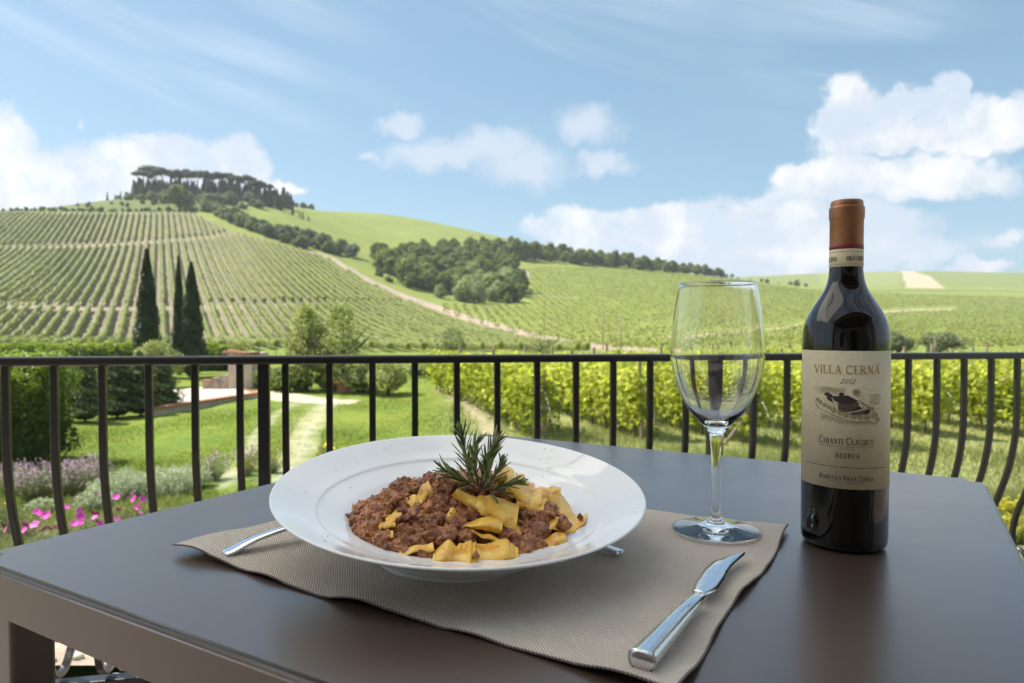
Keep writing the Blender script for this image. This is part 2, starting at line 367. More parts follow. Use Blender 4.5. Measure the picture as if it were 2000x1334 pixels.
def build_ground():
    nx, ny = 460, 560
    pxs = np.concatenate([np.linspace(-1900, -60, 60), np.linspace(-50, 2050, 340), np.linspace(2070, 3900, 60)])
    Ds = np.exp(np.linspace(math.log(1.95), math.log(1490), ny))
    PX, DD = np.meshgrid(pxs, Ds, indexing='ij'); X = (PX-1000)/F*DD; Z = terr(X, DD)
    PY = gy(PX, DD)
    def fb(s, seed=0):
        a = np.zeros_like(X)
        for k in range(4):
            f = s*2**k; a += np.sin(X*f*1.3+np.sin(DD*f*.9+seed+k)*1.7+k)*np.cos(DD*f*1.1+np.sin(X*f*.8+seed)*1.9+seed)/2**k
        return a/1.9
    C = np.zeros(X.shape+(3,)); 
    lawn = np.array((.15, .20, .033)); soil = np.array((.20, .165, .11)); bed = np.array((.15, .145, .065)); gravel = np.array((.56, .48, .37))
    C[:] = lawn
    C += (fb(.5, 1)[..., None]*np.array((.03, .02, .004)))
    def mixc(mask, c):
        nonlocal C; mask = np.clip(mask, 0, 1)[..., None]; C = C*(1-mask)+np.array(c)*mask
    n1, n2, n3 = fb(.9, 2), fb(2.2, 4), fb(.05, 5)
    rightm = 1/(1+np.exp(-(PX-(880+n1*14))/14))
    mixc(rightm*(DD < 90)*.85, (.25, .26, .10))
    mixc(np.clip((11.5+n1-DD)/2, 0, 1)*(.75+.25*n2), bed)
    mixc(np.clip((3.2-DD)/.8, 0, 1), (.40, .31, .24))
    # wheel tracks and the gravel turn
    def seg(poly, w, soft=.35):
        pts = [onz(x, y, -2.05) for x, y in poly]; dmin = np.full(X.shape, 1e9)
        for a, b in zip(pts, pts[1:]):
            ax, ay, bx, by = a.x, a.y, b.x, b.y; L = (bx-ax)**2+(by-ay)**2
            t = np.clip(((X-ax)*(bx-ax)+(DD-ay)*(by-ay))/L, 0, 1)
            dmin = np.minimum(dmin, np.hypot(X-ax-t*(bx-ax), DD-ay-t*(by-ay)))
        return np.clip((w-dmin+n2*.22+n1*.12)/soft, 0, 1)
    mixc(seg([(500, 772), (560, 775), (640, 780)], 1.3)*.9, gravel)
    mixc(seg([(640, 782), (622, 810), (598, 850), (575, 905), (555, 960)], .62, 1.1)*.98, gravel)
    mixc(seg([(575, 785), (540, 815), (495, 860), (470, 905), (440, 960)], .36, .8)*.85, gravel)
    mixc(seg([(600, 790), (580, 830), (540, 880)], .42, .6)*.35, (.35, .33, .17))
    mixc(seg([(858, 762), (905, 785), (950, 830), (975, 870)], .55, .5)*.75, (.38, .30, .20))
    mixc(seg([(250, 770), (330, 775), (420, 760)], 2.2, .8), (.50, .43, .33))
    # hill vineyard ground
    far = DD > 100
    sgn = 2*math.pi/2.2
    s = (X*.8905+DD*.4551)
    stripe = .5+.5*np.cos(s*sgn)
    vy = far & (PX < 1000+F*2)
    base = np.array((.235, .20, .14))*(1+.12*n3[..., None])+stripe[..., None]*np.array((-.03, .0, -.02))
    C = np.where(far[..., None], base, C)
    mixc(far*np.clip(.45+.5*n3+(PX-640)/500, 0, .8)*(PX > 500), (.19, .20, .07))   # greener sward on the flank
    edge = np.interp(PX, [300, 380, 450, 560, 640, 700, 760, 830, 890, 950, 1050, 1180, 1290], [414, 418, 453, 480, 503, 535, 565, 590, 612, 630, 655, 675, 690])
    bright = np.array((.19, .225, .052))
    pal = bright*(1+.10*n3[..., None]+.05*fb(.11, 3)[..., None])
    over = np.clip((edge-PY)/2.5, 0, 1)*far*(PX > 385)
    C = C*(1-over[..., None])+pal*over[..., None]
    top = np.clip((417-PY)/3, 0, 1)*far*(PX < 470)*(DD > 270)
    mixc(top, (.12, .145, .045))
    mixc(far*(DD > 330)*(PX > 380)*(PX < 470)*np.clip((470-PX)/60, 0, 1), (.12, .145, .045))
    mixc(np.clip((DD-700)/80, 0, 1)*(PX > 1250), (.165, .20, .055))
    k = 2*math.pi/9.
    mixc(np.clip((DD-700)/80, 0, 1)*(PX > 1600)*(PX < 1757)*(.35+.35*np.cos(X*k+DD*.05)), (.27, .27, .11))
    # ploughed patch on the far hill
    lx = np.interp(PY, [528, 562], [1757, 1770]); rx = np.interp(PY, [528, 540, 562], [1775, 1815, 1842])
    mixc(((PX > lx) & (PX < rx) & (PY > 528) & (PY < 563) & (DD > 640)).astype(float), (.42, .33, .22))
    mixc(np.clip(1-np.abs(PY-(566+(PX-1500)*.006))/3, 0, 1)*(PX > 1480)*far*.5, (.08, .11, .03))
    # farm tracks as worn earth
    def trk(poly, w):
        xs = [p[0] for p in poly]; ys = [p[1] for p in poly]
        yy = np.interp(PX, xs, ys); return np.clip((w-np.abs(PY-yy)+n3*1.0)/1.5, 0, 1)*(PX > xs[0])*(PX < xs[-1])*far
    mixc(trk([(-900, 600), (0, 599), (200, 603), (330, 602), (520, 597), (640, 594)], 2.2)*.5, (.33, .27, .17))
    mixc(trk([(-900, 486), (0, 485), (200, 480), (300, 473), (400, 465), (455, 457)], 1.8)*.6, (.36, .29, .18))
    mixc(trk([(630, 499), (645, 505), (700, 540), (760, 570), (830, 596), (890, 617), (950, 635), (1050, 660), (1180, 680), (1290, 692)], 4.6), (.33, .27, .18))
    mixc(trk([(1300, 658), (1480, 646), (1570, 633), (1700, 612), (1760, 607), (1860, 604)], 2.6)*.8, (.40, .32, .21))
    mixc(trk([(1035, 574), (1080, 580), (1135, 582)], 2)*.6, (.38, .31, .2))
    mixc(trk([(1480, 600), (1800, 606), (2000, 590)], 1)*.3, (.10, .13, .03))
    n = len(Ds); idx = np.arange(len(pxs)*n).reshape(len(pxs), n)
    Fq = np.stack([idx[:-1, :-1], idx[1:, :-1], idx[1:, 1:], idx[:-1, 1:]], -1).reshape(-1, 4)
    V = np.stack([X, DD, Z], -1).reshape(-1, 3)
    m, b = mat('ground')
    a = b.n('ShaderNodeAttribute', attribute_name='col').outputs['Color']
    g = b.n('ShaderNodeNewGeometry').outputs['Position']
    nz = b.noise(g, 2.2, 8, .68).outputs['Fac']; nb = b.noise(g, .12, 6, .65).outputs['Fac']
    c = b.mix(1.0, a, b.n('ShaderNodeCombineColor', {0: b.smooth(nz, .25, .75, .72, 1.28), 1: b.smooth(nz, .25, .75, .78, 1.22), 2: b.smooth(nz, .25, .75, .75, 1.25)}).outputs[0], 'MULTIPLY')
    c = b.mix(1.0, c, b.n('ShaderNodeCombineColor', {0: b.smooth(nb, .3, .7, .86, 1.14), 1: b.smooth(nb, .3, .7, .92, 1.08), 2: 1.0}).outputs[0], 'MULTIPLY')
    bp = b.n('ShaderNodeBump', {'Height': nz, 'Strength': .5, 'Distance': .15}).outputs[0]
    out(b, b.n('ShaderNodeBsdfPrincipled', {'Base Color': c, 'Roughness': .95, 'Specular IOR Level': .1, 'Normal': bp}).outputs[0])
    o = link('ground', mesh('ground', V, Fq, m, True, colr=np.clip(C, .01, .9).reshape(-1, 3))); tag(o, kind='structure')
    # plain land all round, below the modelled hills
    me = mesh('plain', [(-5000, -5000, -3), (5000, -5000, -3), (5000, 5000, -3), (-5000, 5000, -3)], [(0, 1, 2, 3)], simple('plain_grass', (.13, .17, .04), .95, var=.3, bscale=.05))
    tag(link('plain', me), kind='structure')
build_ground()

def drape(name, poly, w, matl, dz=.12, dmin=60, n=14):
    pts = [Vector(hit(x, y, dmin)) for x, y in poly]; pts = catmull(pts, n); V, Fc = [], []
    for i, p in enumerate(pts):
        d = pts[min(i+1, len(pts)-1)]-pts[max(i-1, 0)]; nrm = Vector((d.y, -d.x, 0)).normalized()
        for k in range(5):
            q = p+nrm*(w*(k/4-.5))*(1+.15*math.sin(i*.9)); V.append((q.x, q.y, float(terr(q.x, q.y))+dz-(.25 if k in (0, 4) else 0)))
    for i in range(len(pts)-1):
        for k in range(4): Fc.append((i*5+k, i*5+k+1, i*5+k+6, i*5+k+5))
    return tag(link(name, mesh(name, V, Fc, matl, True)), kind='structure')
M['dirt'] = simple('dirt_track', (.33, .265, .185), .95, bump=.4, bscale=.8, var=.22)
drape('dirt_road', [(610, 492), (640, 503), (700, 537), (760, 566), (830, 591), (890, 613), (950, 631), (1050, 656), (1180, 677), (1290, 688)], 8.0, M['dirt'])
drape('field_track', [(1012, 522), (1028, 533), (1026, 546), (1008, 556)], 4.0, M['dirt'])

# ------------------------------------------------------------------ air
def haze():
    bm = bmesh.new(); bbox(bm, -2600, 2600, -30, 1600, -5, 190)
    m, b = mat('haze'); v = b.n('ShaderNodeVolumePrincipled', {'Color': (.86, .92, 1, 1), 'Density': .00022, 'Anisotropy': .2}).outputs[0]
    b.n('ShaderNodeOutputMaterial', {'Volume': v}); tag(link('haze', from_bm('haze', bm, m)), kind='stuff')
haze()

# ------------------------------------------------------------------ foliage builders
def leafquads(P, N, L, Wd, v, flat=.6):
    """rhombic leaves at P, facing N"""
    n = len(P); N = N/np.maximum(np.linalg.norm(N, axis=1, keepdims=True), 1e-6)
    r = rng.normal(size=(n, 3)); T = r-(r*N).sum(1, keepdims=True)*N; T /= np.linalg.norm(T, axis=1, keepdims=True); B = np.cross(N, T)
    L = np.broadcast_to(L, n)[:, None]; Wd = np.broadcast_to(Wd, n)[:, None]
    V = np.stack([P-T*L*.5, P+B*Wd*.5+N*L*.08, P+T*L*.5, P-B*Wd*.5+N*L*.08], 1).reshape(-1, 3)
    return V, np.arange(n*4).reshape(-1, 4), np.repeat(v, 4)
def ico(sub, fn):
    bm = bmesh.new(); bmesh.ops.create_icosphere(bm, subdivisions=sub, radius=1)
    for v in bm.verts: v.co = fn(v.co.copy())
    V = np.array([v.co[:] for v in bm.verts]); Fc = np.array([[x.index for x in f.verts] for f in bm.faces]); bm.free(); return V, Fc
def crown(name, lobes, n, L, matl, core=M['core'], corek=.8, up=.35, seed=0):
    """crown made of leaf faces spread over uneven lobes, with dark leafy insides"""
    lobes = np.array(lobes, float); w = (lobes[:, 3]*lobes[:, 5]); w /= w.sum()
    c = rng.choice(len(lobes), n, p=w); d = rng.normal(size=(n, 3)); d /= np.linalg.norm(d, axis=1, keepdims=True)
    rr = rng.uniform(.72, 1.08, n)[:, None]
    P = lobes[c, :3]+d*lobes[c, 3:6]*rr
    v = rng.normal(.5, .2, n)+rng.normal(0, .14, len(lobes))[c]
    V, Q, a = leafquads(P, d+rng.normal(0, .55, (n, 3))+np.array((0, 0, up)), rng.uniform(.7, 1.3, n)*L, rng.uniform(.5, .9, n)*L, np.clip(v, 0, 1))
    VV = [V]; FF = [tuple(q) for q in Q.tolist()]; mi = [0]*len(FF); A = [a]; off = len(V)
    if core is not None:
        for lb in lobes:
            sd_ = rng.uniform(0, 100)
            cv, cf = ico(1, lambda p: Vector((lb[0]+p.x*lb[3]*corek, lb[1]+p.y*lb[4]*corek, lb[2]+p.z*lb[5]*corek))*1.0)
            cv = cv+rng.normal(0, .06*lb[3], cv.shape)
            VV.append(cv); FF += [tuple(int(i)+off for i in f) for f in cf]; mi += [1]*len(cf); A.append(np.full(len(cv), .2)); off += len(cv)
    return mesh(name, np.concatenate(VV), FF, None, False, attr=np.concatenate(A), mats=[matl]+([core] if core else []), midx=mi)
def rnd_lobes(n, R_, H, z0, base=.45, flat=.8):
    out_ = []
    for i in range(n):
        a = rng.uniform(0, 6.28); h = rng.uniform(0, 1); r = R_*.62*math.sqrt(rng.uniform(.05, 1))*math.sin(math.pi*min(1, .25+h*.7))
        s = R_*rng.uniform(base*.75, base*1.25)
        out_.append((r*math.cos(a), r*math.sin(a), z0+s*.6+h*(H-s*1.4), s, s, s*flat))
    return out_
def trunk_mesh(name, h, r, lean=0, limbs=4, spread=.8, mt=None):
    A = Acc(); pts = [(lean*t*t, .1*math.sin(t*3), h*t) for t in np.linspace(0, 1, 7)]
    A.add(*tube(pts, [r*(1.25-.75*t) for t in np.linspace(0, 1, 7)], 7))
    for i in range(limbs):
        a = rng.uniform(0, 6.28); t0 = rng.uniform(.45, .85); p0 = Vector((lean*t0*t0, 0, h*t0)); e = p0+Vector((math.cos(a)*spread, math.sin(a)*spread, h*.45*rng.uniform(.6, 1)))
        A.add(*tube([p0, (p0+e)/2+Vector((0, 0, -.05*h)), e], [r*.5, r*.35, r*.15], 5))
    return A.mesh(name, mt or M['bark'])

def place_tree(kind, cm, tm, loc, s, rz, label, cat, group, sz=None):
    o = emp(kind, loc, label, cat, group, rz); o.scale = (s, s, sz or s)
    link('crown', cm, o)
    if tm: link('trunk', tm, o)
    return o

# --- crowns shared between trees (unit: metres)
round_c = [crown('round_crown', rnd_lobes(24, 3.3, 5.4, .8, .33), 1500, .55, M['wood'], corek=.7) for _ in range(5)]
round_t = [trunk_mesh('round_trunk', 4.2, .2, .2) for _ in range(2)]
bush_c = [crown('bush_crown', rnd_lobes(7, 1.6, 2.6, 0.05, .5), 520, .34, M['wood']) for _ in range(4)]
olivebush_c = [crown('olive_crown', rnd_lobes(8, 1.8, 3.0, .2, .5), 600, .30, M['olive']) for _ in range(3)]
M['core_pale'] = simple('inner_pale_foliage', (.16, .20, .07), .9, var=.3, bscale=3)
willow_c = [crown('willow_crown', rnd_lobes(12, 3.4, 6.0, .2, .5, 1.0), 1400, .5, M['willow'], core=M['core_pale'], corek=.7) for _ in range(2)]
def cypress_mesh(H, Rm, n, L, mt, name='cypress_crown', rag=.16):
    z = rng.uniform(0, 1, n)**.9; prof = lambda t: Rm*np.minimum(1, (t/.12)**.6)*np.clip(1-t, 0, 1)**.62*(1.05-.25*t)
    a = rng.uniform(0, 2*math.pi, n)
    bul = 1+rag*np.sin(a*3+z*17)*np.cos(z*41+a*2)+rag*.6*rng.normal(size=n)*.6
    r = prof(z)*bul
    P = np.stack([r*np.cos(a), r*np.sin(a), z*H+.15], 1)
    Nn = np.stack([np.cos(a), np.sin(a), np.full(n, .5)], 1)+rng.normal(0, .4, (n, 3))
    V, Q, at = leafquads(P, Nn, rng.uniform(.8, 1.6, n)*L, L*.55, np.clip(rng.normal(.5, .22, n)+.15*np.sin(a*5+z*30), 0, 1))
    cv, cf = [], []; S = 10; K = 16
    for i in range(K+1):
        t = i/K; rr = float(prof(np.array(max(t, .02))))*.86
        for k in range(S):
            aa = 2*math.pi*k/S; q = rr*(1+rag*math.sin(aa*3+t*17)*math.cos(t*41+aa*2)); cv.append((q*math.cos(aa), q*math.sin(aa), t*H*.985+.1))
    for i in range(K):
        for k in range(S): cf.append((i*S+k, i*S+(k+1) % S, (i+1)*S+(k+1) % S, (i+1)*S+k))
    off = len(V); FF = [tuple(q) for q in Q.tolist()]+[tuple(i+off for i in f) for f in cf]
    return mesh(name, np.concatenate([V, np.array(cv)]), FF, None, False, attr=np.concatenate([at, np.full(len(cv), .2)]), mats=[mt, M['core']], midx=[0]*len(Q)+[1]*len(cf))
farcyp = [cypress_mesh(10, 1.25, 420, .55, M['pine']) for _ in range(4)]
cyp_t = trunk_mesh('cypress_trunk', 1.2, .16, 0, 0)
def pine_crown():
    lob = []
    for i in range(11):
        a = rng.uniform(0, 6.28); r = 3.6*math.sqrt(rng.uniform(0, 1)); lob.append((r*math.cos(a), r*math.sin(a), 11.2-.09*r*r+rng.uniform(-.3, .4), 1.8, 1.8, 1.25))
    return crown('pine_crown', lob, 850, .6, M['pine'])
pine_c = [pine_crown() for _ in range(3)]; pine_t = [trunk_mesh('pine_trunk', 10.8, .26, rng.uniform(-.8, .8), 5, 2.4) for _ in range(3)]

# ------------------------------------------------------------------ hilltop grove
def hilltop():
    i = 0
    for x, h in [(283, 52), (300, 58), (318, 55), (338, 50), (352, 51), (368, 50), (388, 50), (405, 51), (428, 50), (446, 47), (466, 46), (486, 46), (505, 44), (522, 38)]:
        D = 395+rng.uniform(-14, 14); X = (x-1000)/F*D; s = h/F*D/11.6
        place_tree('stone_pine', pine_c[i % 3], pine_t[i % 3], (X, D, float(terr(X, D))-.5), s, rng.uniform(0, 6), nth(i)+' umbrella shaped stone pine from the left in the hilltop grove', 'pine tree', 'stone pines of the hilltop grove'); i += 1
    for k_, x in enumerate(list(range(264, 552, 4)) + [554, 558, 562, 566, 570]):
        xx = x+rng.uniform(-2, 2); D = 388+rng.uniform(-12, 22); X = (xx-1000)/F*D
        h = rng.uniform(28, 42)*(.65 if 380 < x < 400 or 425 < x < 432 else 1); s = h/F*D/10
        place_tree('cypress_tree', farcyp[i % 4], cyp_t, (X, D, float(terr(X, D))-.3), s*1.45, rng.uniform(0, 6), nth(k_)+' dark cypress from the left among the hilltop pines', 'cypress', 'cypresses of the hilltop grove', s); i += 1
    for x, h, lb in [(213, 18, 'lone thin dark cypress at the low end of the hilltop'), (228, 12, 'small cypress between the lone one and the grove'), (239, 17, 'short cypress beside the lower bushes of the hilltop'), (587, 14, 'thin cypress just past the grove, first of the outliers'), (593, 16, 'thin cypress past the grove, middle one of the outliers'), (573, 26, 'stout cypress closing the far end of the grove'), (604, 13, 'thin cypress standing furthest from the grove')]:
        D = 372; X = (x-1000)/F*D; s = h/F*D/10
        place_tree('cypress_tree', farcyp[i % 4], cyp_t, (X, D, float(terr(X, D))-.2), s, 0, lb, 'cypress', 'cypresses scattered round the grove'); i += 1
    def bushes(poly, n, smin, smax, nm, cms, label, cat, group, jit=3, dmin=60, jx=4):
        nonlocal i
        pts = np.array(poly, float); L = np.r_[0, np.cumsum(np.hypot(*np.diff(pts, axis=0).T))]
        for k in range(n):
            t = (k+rng.uniform(.1, .9))/n*L[-1]; x = np.interp(t, L, pts[:, 0])+rng.uniform(-jx, jx); y = np.interp(t, L, pts[:, 1])+rng.uniform(-jit, jit)
            X, D, z = hit(x, y, dmin); s = rng.uniform(smin, smax)
            place_tree(nm, cms[i % len(cms)], None, (X, D, z-.25*s), s, rng.uniform(0, 6), nth(k)+' '+label, cat, group, s*rng.uniform(.8, 1.2)); i += 1
    bushes([(235, 391), (300, 389), (400, 391), (480, 391), (560, 395), (612, 401)], 52, 1.0, 1.9, 'bush', bush_c, 'dark bush from the left under the hilltop grove', 'bush', 'bushes under the hilltop grove', 3, 300)
    bushes([(300, 399), (400, 403), (470, 405), (540, 403)], 20, 1.5, 2.6, 'bush', olivebush_c, 'grey green bush from the left below the hilltop grove', 'bush', 'pale bushes under the grove', 5, 280)
    bushes([(-60, 414), (0, 414), (100, 413), (200, 416), (400, 415)], 50, .6, 1.0, 'bush', bush_c, 'low bush from the left in the hedge line above the hill vineyard', 'bush', 'hedge line above the hill vineyard', 1, 280)
    bushes([(110, 408), (260, 402), (420, 398)], 14, .5, .8, 'bush', olivebush_c, 'small bush from the left on the grassy dome above the vineyard', 'bush', 'bushes on the grassy dome', 4, 290)
    bushes([(345, 412), (355, 405)], 2, 1.7, 1.9, 'bush', round_c[:2], 'single rounder tree above the top of the hill vineyard', 'tree', 'round trees above the hill vineyard', 3, 280)
    bushes([(400, 412), (450, 432), (520, 458), (600, 480), (688, 499)], 76, 1.4, 2.5, 'bush', bush_c[:2]+olivebush_c+bush_c[2:], 'bush down the overgrown strip between vineyard and bright field', 'bush', 'overgrown strip beside the hill vineyard', 7, 255)
    # the wood in the hollow
    def inpoly(x, y, P):
        c = False; j = len(P)-1
        for k in range(len(P)):
            if (P[k][1] > y) != (P[j][1] > y) and x < (P[j][0]-P[k][0])*(y-P[k][1])/(P[j][1]-P[k][1])+P[k][0]: c = not c
            j = k
        return c
    P = [(728, 515), (760, 497), (850, 492), (960, 488), (1010, 492), (1005, 530), (1025, 592), (985, 592), (880, 580), (800, 567), (750, 545)]
    n = 0; placed = []
    while n < 140:
        x, y = rng.uniform(725, 1028), rng.uniform(485, 595)
        if not inpoly(x, y, P): continue
        X, D, z = hit(x, y, 200)
        if any((X-a)**2+(D-b)**2 < 12 for a, b in placed): 
            if rng.uniform() < .8: n += .05; continue
        placed.append((X, D)); s = rng.uniform(1.15, 1.65)
        will = (880 < x < 1000 and y > 555 and rng.uniform() < .6)
        place_tree('willow_tree' if will else 'oak_tree', (willow_c if will else round_c)[i % 2 if will else i % 5], round_t[i % 2], (X, D, z-.6), s*(1.0 if will else 1), rng.uniform(0, 6),
                   'pale feathery tree at the lower edge of the wood' if will else ('dark round tree inside the wood in the hollow' if y < 560 else 'dark round tree on the lower edge of the wood'), 'tree',
                   'pale trees of the wood' if will else ('trees inside the wood' if y < 560 else 'trees on the edge of the wood'), s*rng.uniform(.85, 1.1)); i += 1; n += 1
    def order(base, text):
        L_ = sorted([o for o in scn.objects if o.get('group') == base], key=lambda o: o.location.x/o.location.y)
        for k, o in enumerate(L_): o['label'] = nth(k)+' '+text
    for x, y, s in [(905, 590, 1.25), (935, 592, 1.35), (968, 590, 1.3), (858, 582, .8), (890, 577, 1.2), (925, 580, 1.45), (955, 578, 1.4)]:
        X, D, z = hit(x, y, 180); place_tree('willow_tree', willow_c[i % 2], round_t[0], (X, D, z-.4), s, i, 'pale feathery tree at the lower edge of the wood', 'tree', 'pale trees of the wood'); i += 1
    for x, y, s, in [(740, 540, .7), (760, 552, .6), (828, 568, .6), (1008, 590, .8), (990, 593, .7)]:
        X, D, z = hit(x, y, 180); place_tree('bush', round_c[i % 5], None, (X, D, z-1.2), s, i, 'dark rounded bush at the front corner of the wood', 'bush', 'bushes at the front of the wood'); i += 1
    order('pale trees of the wood', 'pale feathery tree from the left at the foot of the wood'); order('trees inside the wood', 'dark round tree from the left inside the wood in the hollow')
    order('trees on the edge of the wood', 'round tree from the left along the lower edge of the wood'); order('bushes at the front of the wood', 'dark rounded bush from the left before the wood')
    for k in range(52):
        t = k/51; x = 985+t*440; y = np.interp(x, [985, 1100, 1200, 1300, 1420], [505, 514, 523, 532, 543])-rng.uniform(-2, 7)*(1-t*.6)
        X, D, z = hit(x+rng.uniform(-4, 4), y, 300); s = rng.uniform(1.35, 1.95)*(1.12-.35*t)
        place_tree('oak_tree', round_c[i % 5], round_t[i % 2], (X, D, z-.8), s, rng.uniform(0, 6), nth(k)+' tree from the wood in the long belt along the ridge', 'tree', 'tree belt along the ridge', s*rng.uniform(.85, 1.15)); i += 1
    for x, y, s in [(1486, 551, 1.0), (1497, 553, .7), (1543, 557, .9), (1556, 559, 1.0), (1573, 560, .8), (1440, 545, .7), (1465, 548, .6), (1520, 555, .5)]:
        X, D, z = hit(x, y, 420); place_tree('bush', round_c[i % 5], None, (X, D, z-1.0), s, i, 'lone dark bush at the foot of the far hill', 'bush', 'lone bushes before the far hill'); i += 1
    order('lone bushes before the far hill', 'lone dark bush from the left at the foot of the far hill')
hilltop()

# ------------------------------------------------------------------ hill vineyard rows
DX, DY = -.4551, .8905; NX, NY = .8905, .4551
EDGEX = [380, 450, 560, 640, 700, 760, 830, 890, 950, 1050, 1180, 1290]
EDGEY = [420, 455, 482, 507, 544, 577, 606, 629, 649, 674, 694, 706]
def hill_rows():
    lower = lambda px: np.interp(px, [-900, 0, 200, 330, 520, 640], [600, 599, 603, 602, 597, 594])
    upper = lambda px: np.interp(px, [-900, 0, 200, 300, 400, 455], [486, 485, 480, 473, 465, 457])
    names = [('lower', 'vine row from the left in the lowest band of the hill', 'rows of the lowest vineyard band'),
             ('mid', 'vine row from the left in the middle band of the hill', 'rows of the middle vineyard band'),
             ('upper', 'vine row from the left in the top band of the hill', 'rows of the top vineyard band')]
    cnt = 0; per = [0, 0, 0]
    for s in np.arange(-92, 112, 2.2):
        u = np.arange(0, 420, 1.25); X = NX*s+DX*u; Y = NY*s+DY*u
        px = 1000+F*X/np.maximum(Y, 5)
        py = gy(px, Y)
        ok = (Y > 90) & (px > -330) & (px < 1290) & (py > 419) & (Y < 330) & ((px < 380) | (py > np.interp(px, EDGEX, EDGEY)+1))
        # nothing past the first exit
        bad = np.where(~ok & (Y > 90))[0]
        if len(bad) and np.any(ok): 
            f = np.where(ok)[0][0]; l = bad[bad > f]; 
            if len(l): ok[l[0]:] = False
        gap = .55+.0035*(Y)
        band = np.where(py > lower(px), 0, np.where(py > upper(px), 1, 2))
        tr = (np.abs(py-lower(px)) < 3.2) & (px < 640) | (np.abs(py-upper(px)) < 2.6) & (px < 455)
        ok &= ~tr
        for bnd in range(3):
            m = ok & (band == bnd)
            if m.sum() < 5: continue
            x, y = X[m], Y[m]; z = terr(x, y); n = len(x)
            hgt = 1.35*(1+.08*rng.normal(size=n)); wd = .42*(1+.12*rng.normal(size=n)); jx = rng.normal(0, .06, n)
            hgt *= np.where(rng.uniform(size=n) < .02, .6, 1)
            prof = [(-.7, .35), (-1, .75), (-.55, 1.0), (.5, 1.02), (1, .7), (.7, .35)]
            V = np.zeros((n, 6, 3))
            for k, (a, h) in enumerate(prof):
                V[:, k, 0] = x+NX*(a*wd+jx)+rng.normal(0, .05, n); V[:, k, 1] = y+NY*(a*wd+jx); V[:, k, 2] = z+h*hgt+rng.normal(0, .07, n)
            idx = np.arange(n*6).reshape(n, 6)
            Q = np.concatenate([np.stack([idx[:-1, k], idx[:-1, k+1], idx[1:, k+1], idx[1:, k]], -1) for k in range(5)])
            nl = n*4; j = rng.integers(0, n, nl)
            P = np.stack([x[j]+NX*rng.uniform(-.5, .5, nl)+DX*rng.uniform(-.7, .7, nl), y[j]+NY*rng.uniform(-.5, .5, nl)+DY*rng.uniform(-.7, .7, nl), z[j]+rng.uniform(.4, 1.65, nl)], 1)
            lv, lq, la = leafquads(P, rng.normal(size=(nl, 3))+np.array((0, 0, .6)), rng.uniform(.25, .5, nl), .3, np.clip(rng.normal(.55, .2, nl), 0, 1))
            V = V.reshape(-1, 3); a = np.clip(rng.normal(.5, .15, len(V)), 0, 1)
            me = mesh('vine_row', np.concatenate([V, lv]), np.concatenate([Q, lq+len(V)]), M['farvine'], False, attr=np.concatenate([a, la]))
            o = link('hillside_vine_row', me); tag(o, nth(per[bnd])+' '+names[bnd][1], 'vine row', names[bnd][2]); per[bnd] += 1; cnt += 1
    # the bright field across the road: too fine to count
    VV, QQ, AA = [], [], []; off = 0
    dx, dy = -.0995, .995; nx, ny = .995, .0995
    for s in np.arange(-60, 480, 2.9):
        u = np.arange(90, 560, 3.0); X = nx*s+dx*u; Y = ny*s+dy*u; px = 1000+F*X/Y; py = gy(px, Y)
        e = np.interp(px, EDGEX, [v-8 for v in EDGEY])
        topy = np.interp(px, [900, 1050, 1200, 1420, 1600, 2100], [596, 524, 526, 546, 571, 586])
        ok = (px > 870) & (px < 2080) & (py < e) & (py > topy) & ((px > 1035) | (py > 597)) & (Y > 100)
        yt = np.interp(px, [1300, 1480, 1570, 1700, 1760, 1860], [658, 646, 633, 612, 607, 604]); ok &= ~((np.abs(py-yt) < 4) & (px > 1300) & (px < 1870))
        ok &= ~((px > 1000) & (px < 1036) & (py < 562))
        x, y = X[ok], Y[ok]; n = len(x)
        if n < 3: continue
        nl = n*7; j = rng.integers(0, n, nl)
        P = np.stack([x[j]+rng.uniform(-.8, .8, nl), y[j]+rng.uniform(-1.6, 1.6, nl), np.zeros(nl)], 1); P[:, 2] = terr(P[:, 0], P[:, 1])+rng.uniform(.55, 1.1, nl)
        lv, lq, la = leafquads(P, rng.normal(size=(nl, 3))+np.array((0, -.3, 1.6)), rng.uniform(.4, .9, nl), .45, np.clip(rng.normal(.55, .16, nl), 0, 1))
        VV.append(lv); QQ.append(lq+off); AA.append(la); off += len(lv)
    me = mesh('field_vines', np.concatenate(VV), np.concatenate(QQ), M['fieldvine'], False, attr=np.concatenate(AA))
    tag(link('vineyard_field', me), 'bright green rows of vines covering the field across the dirt road', 'vineyard', kind='stuff')
    print('hill rows', cnt, 'field leaves', off//4)
hill_rows()

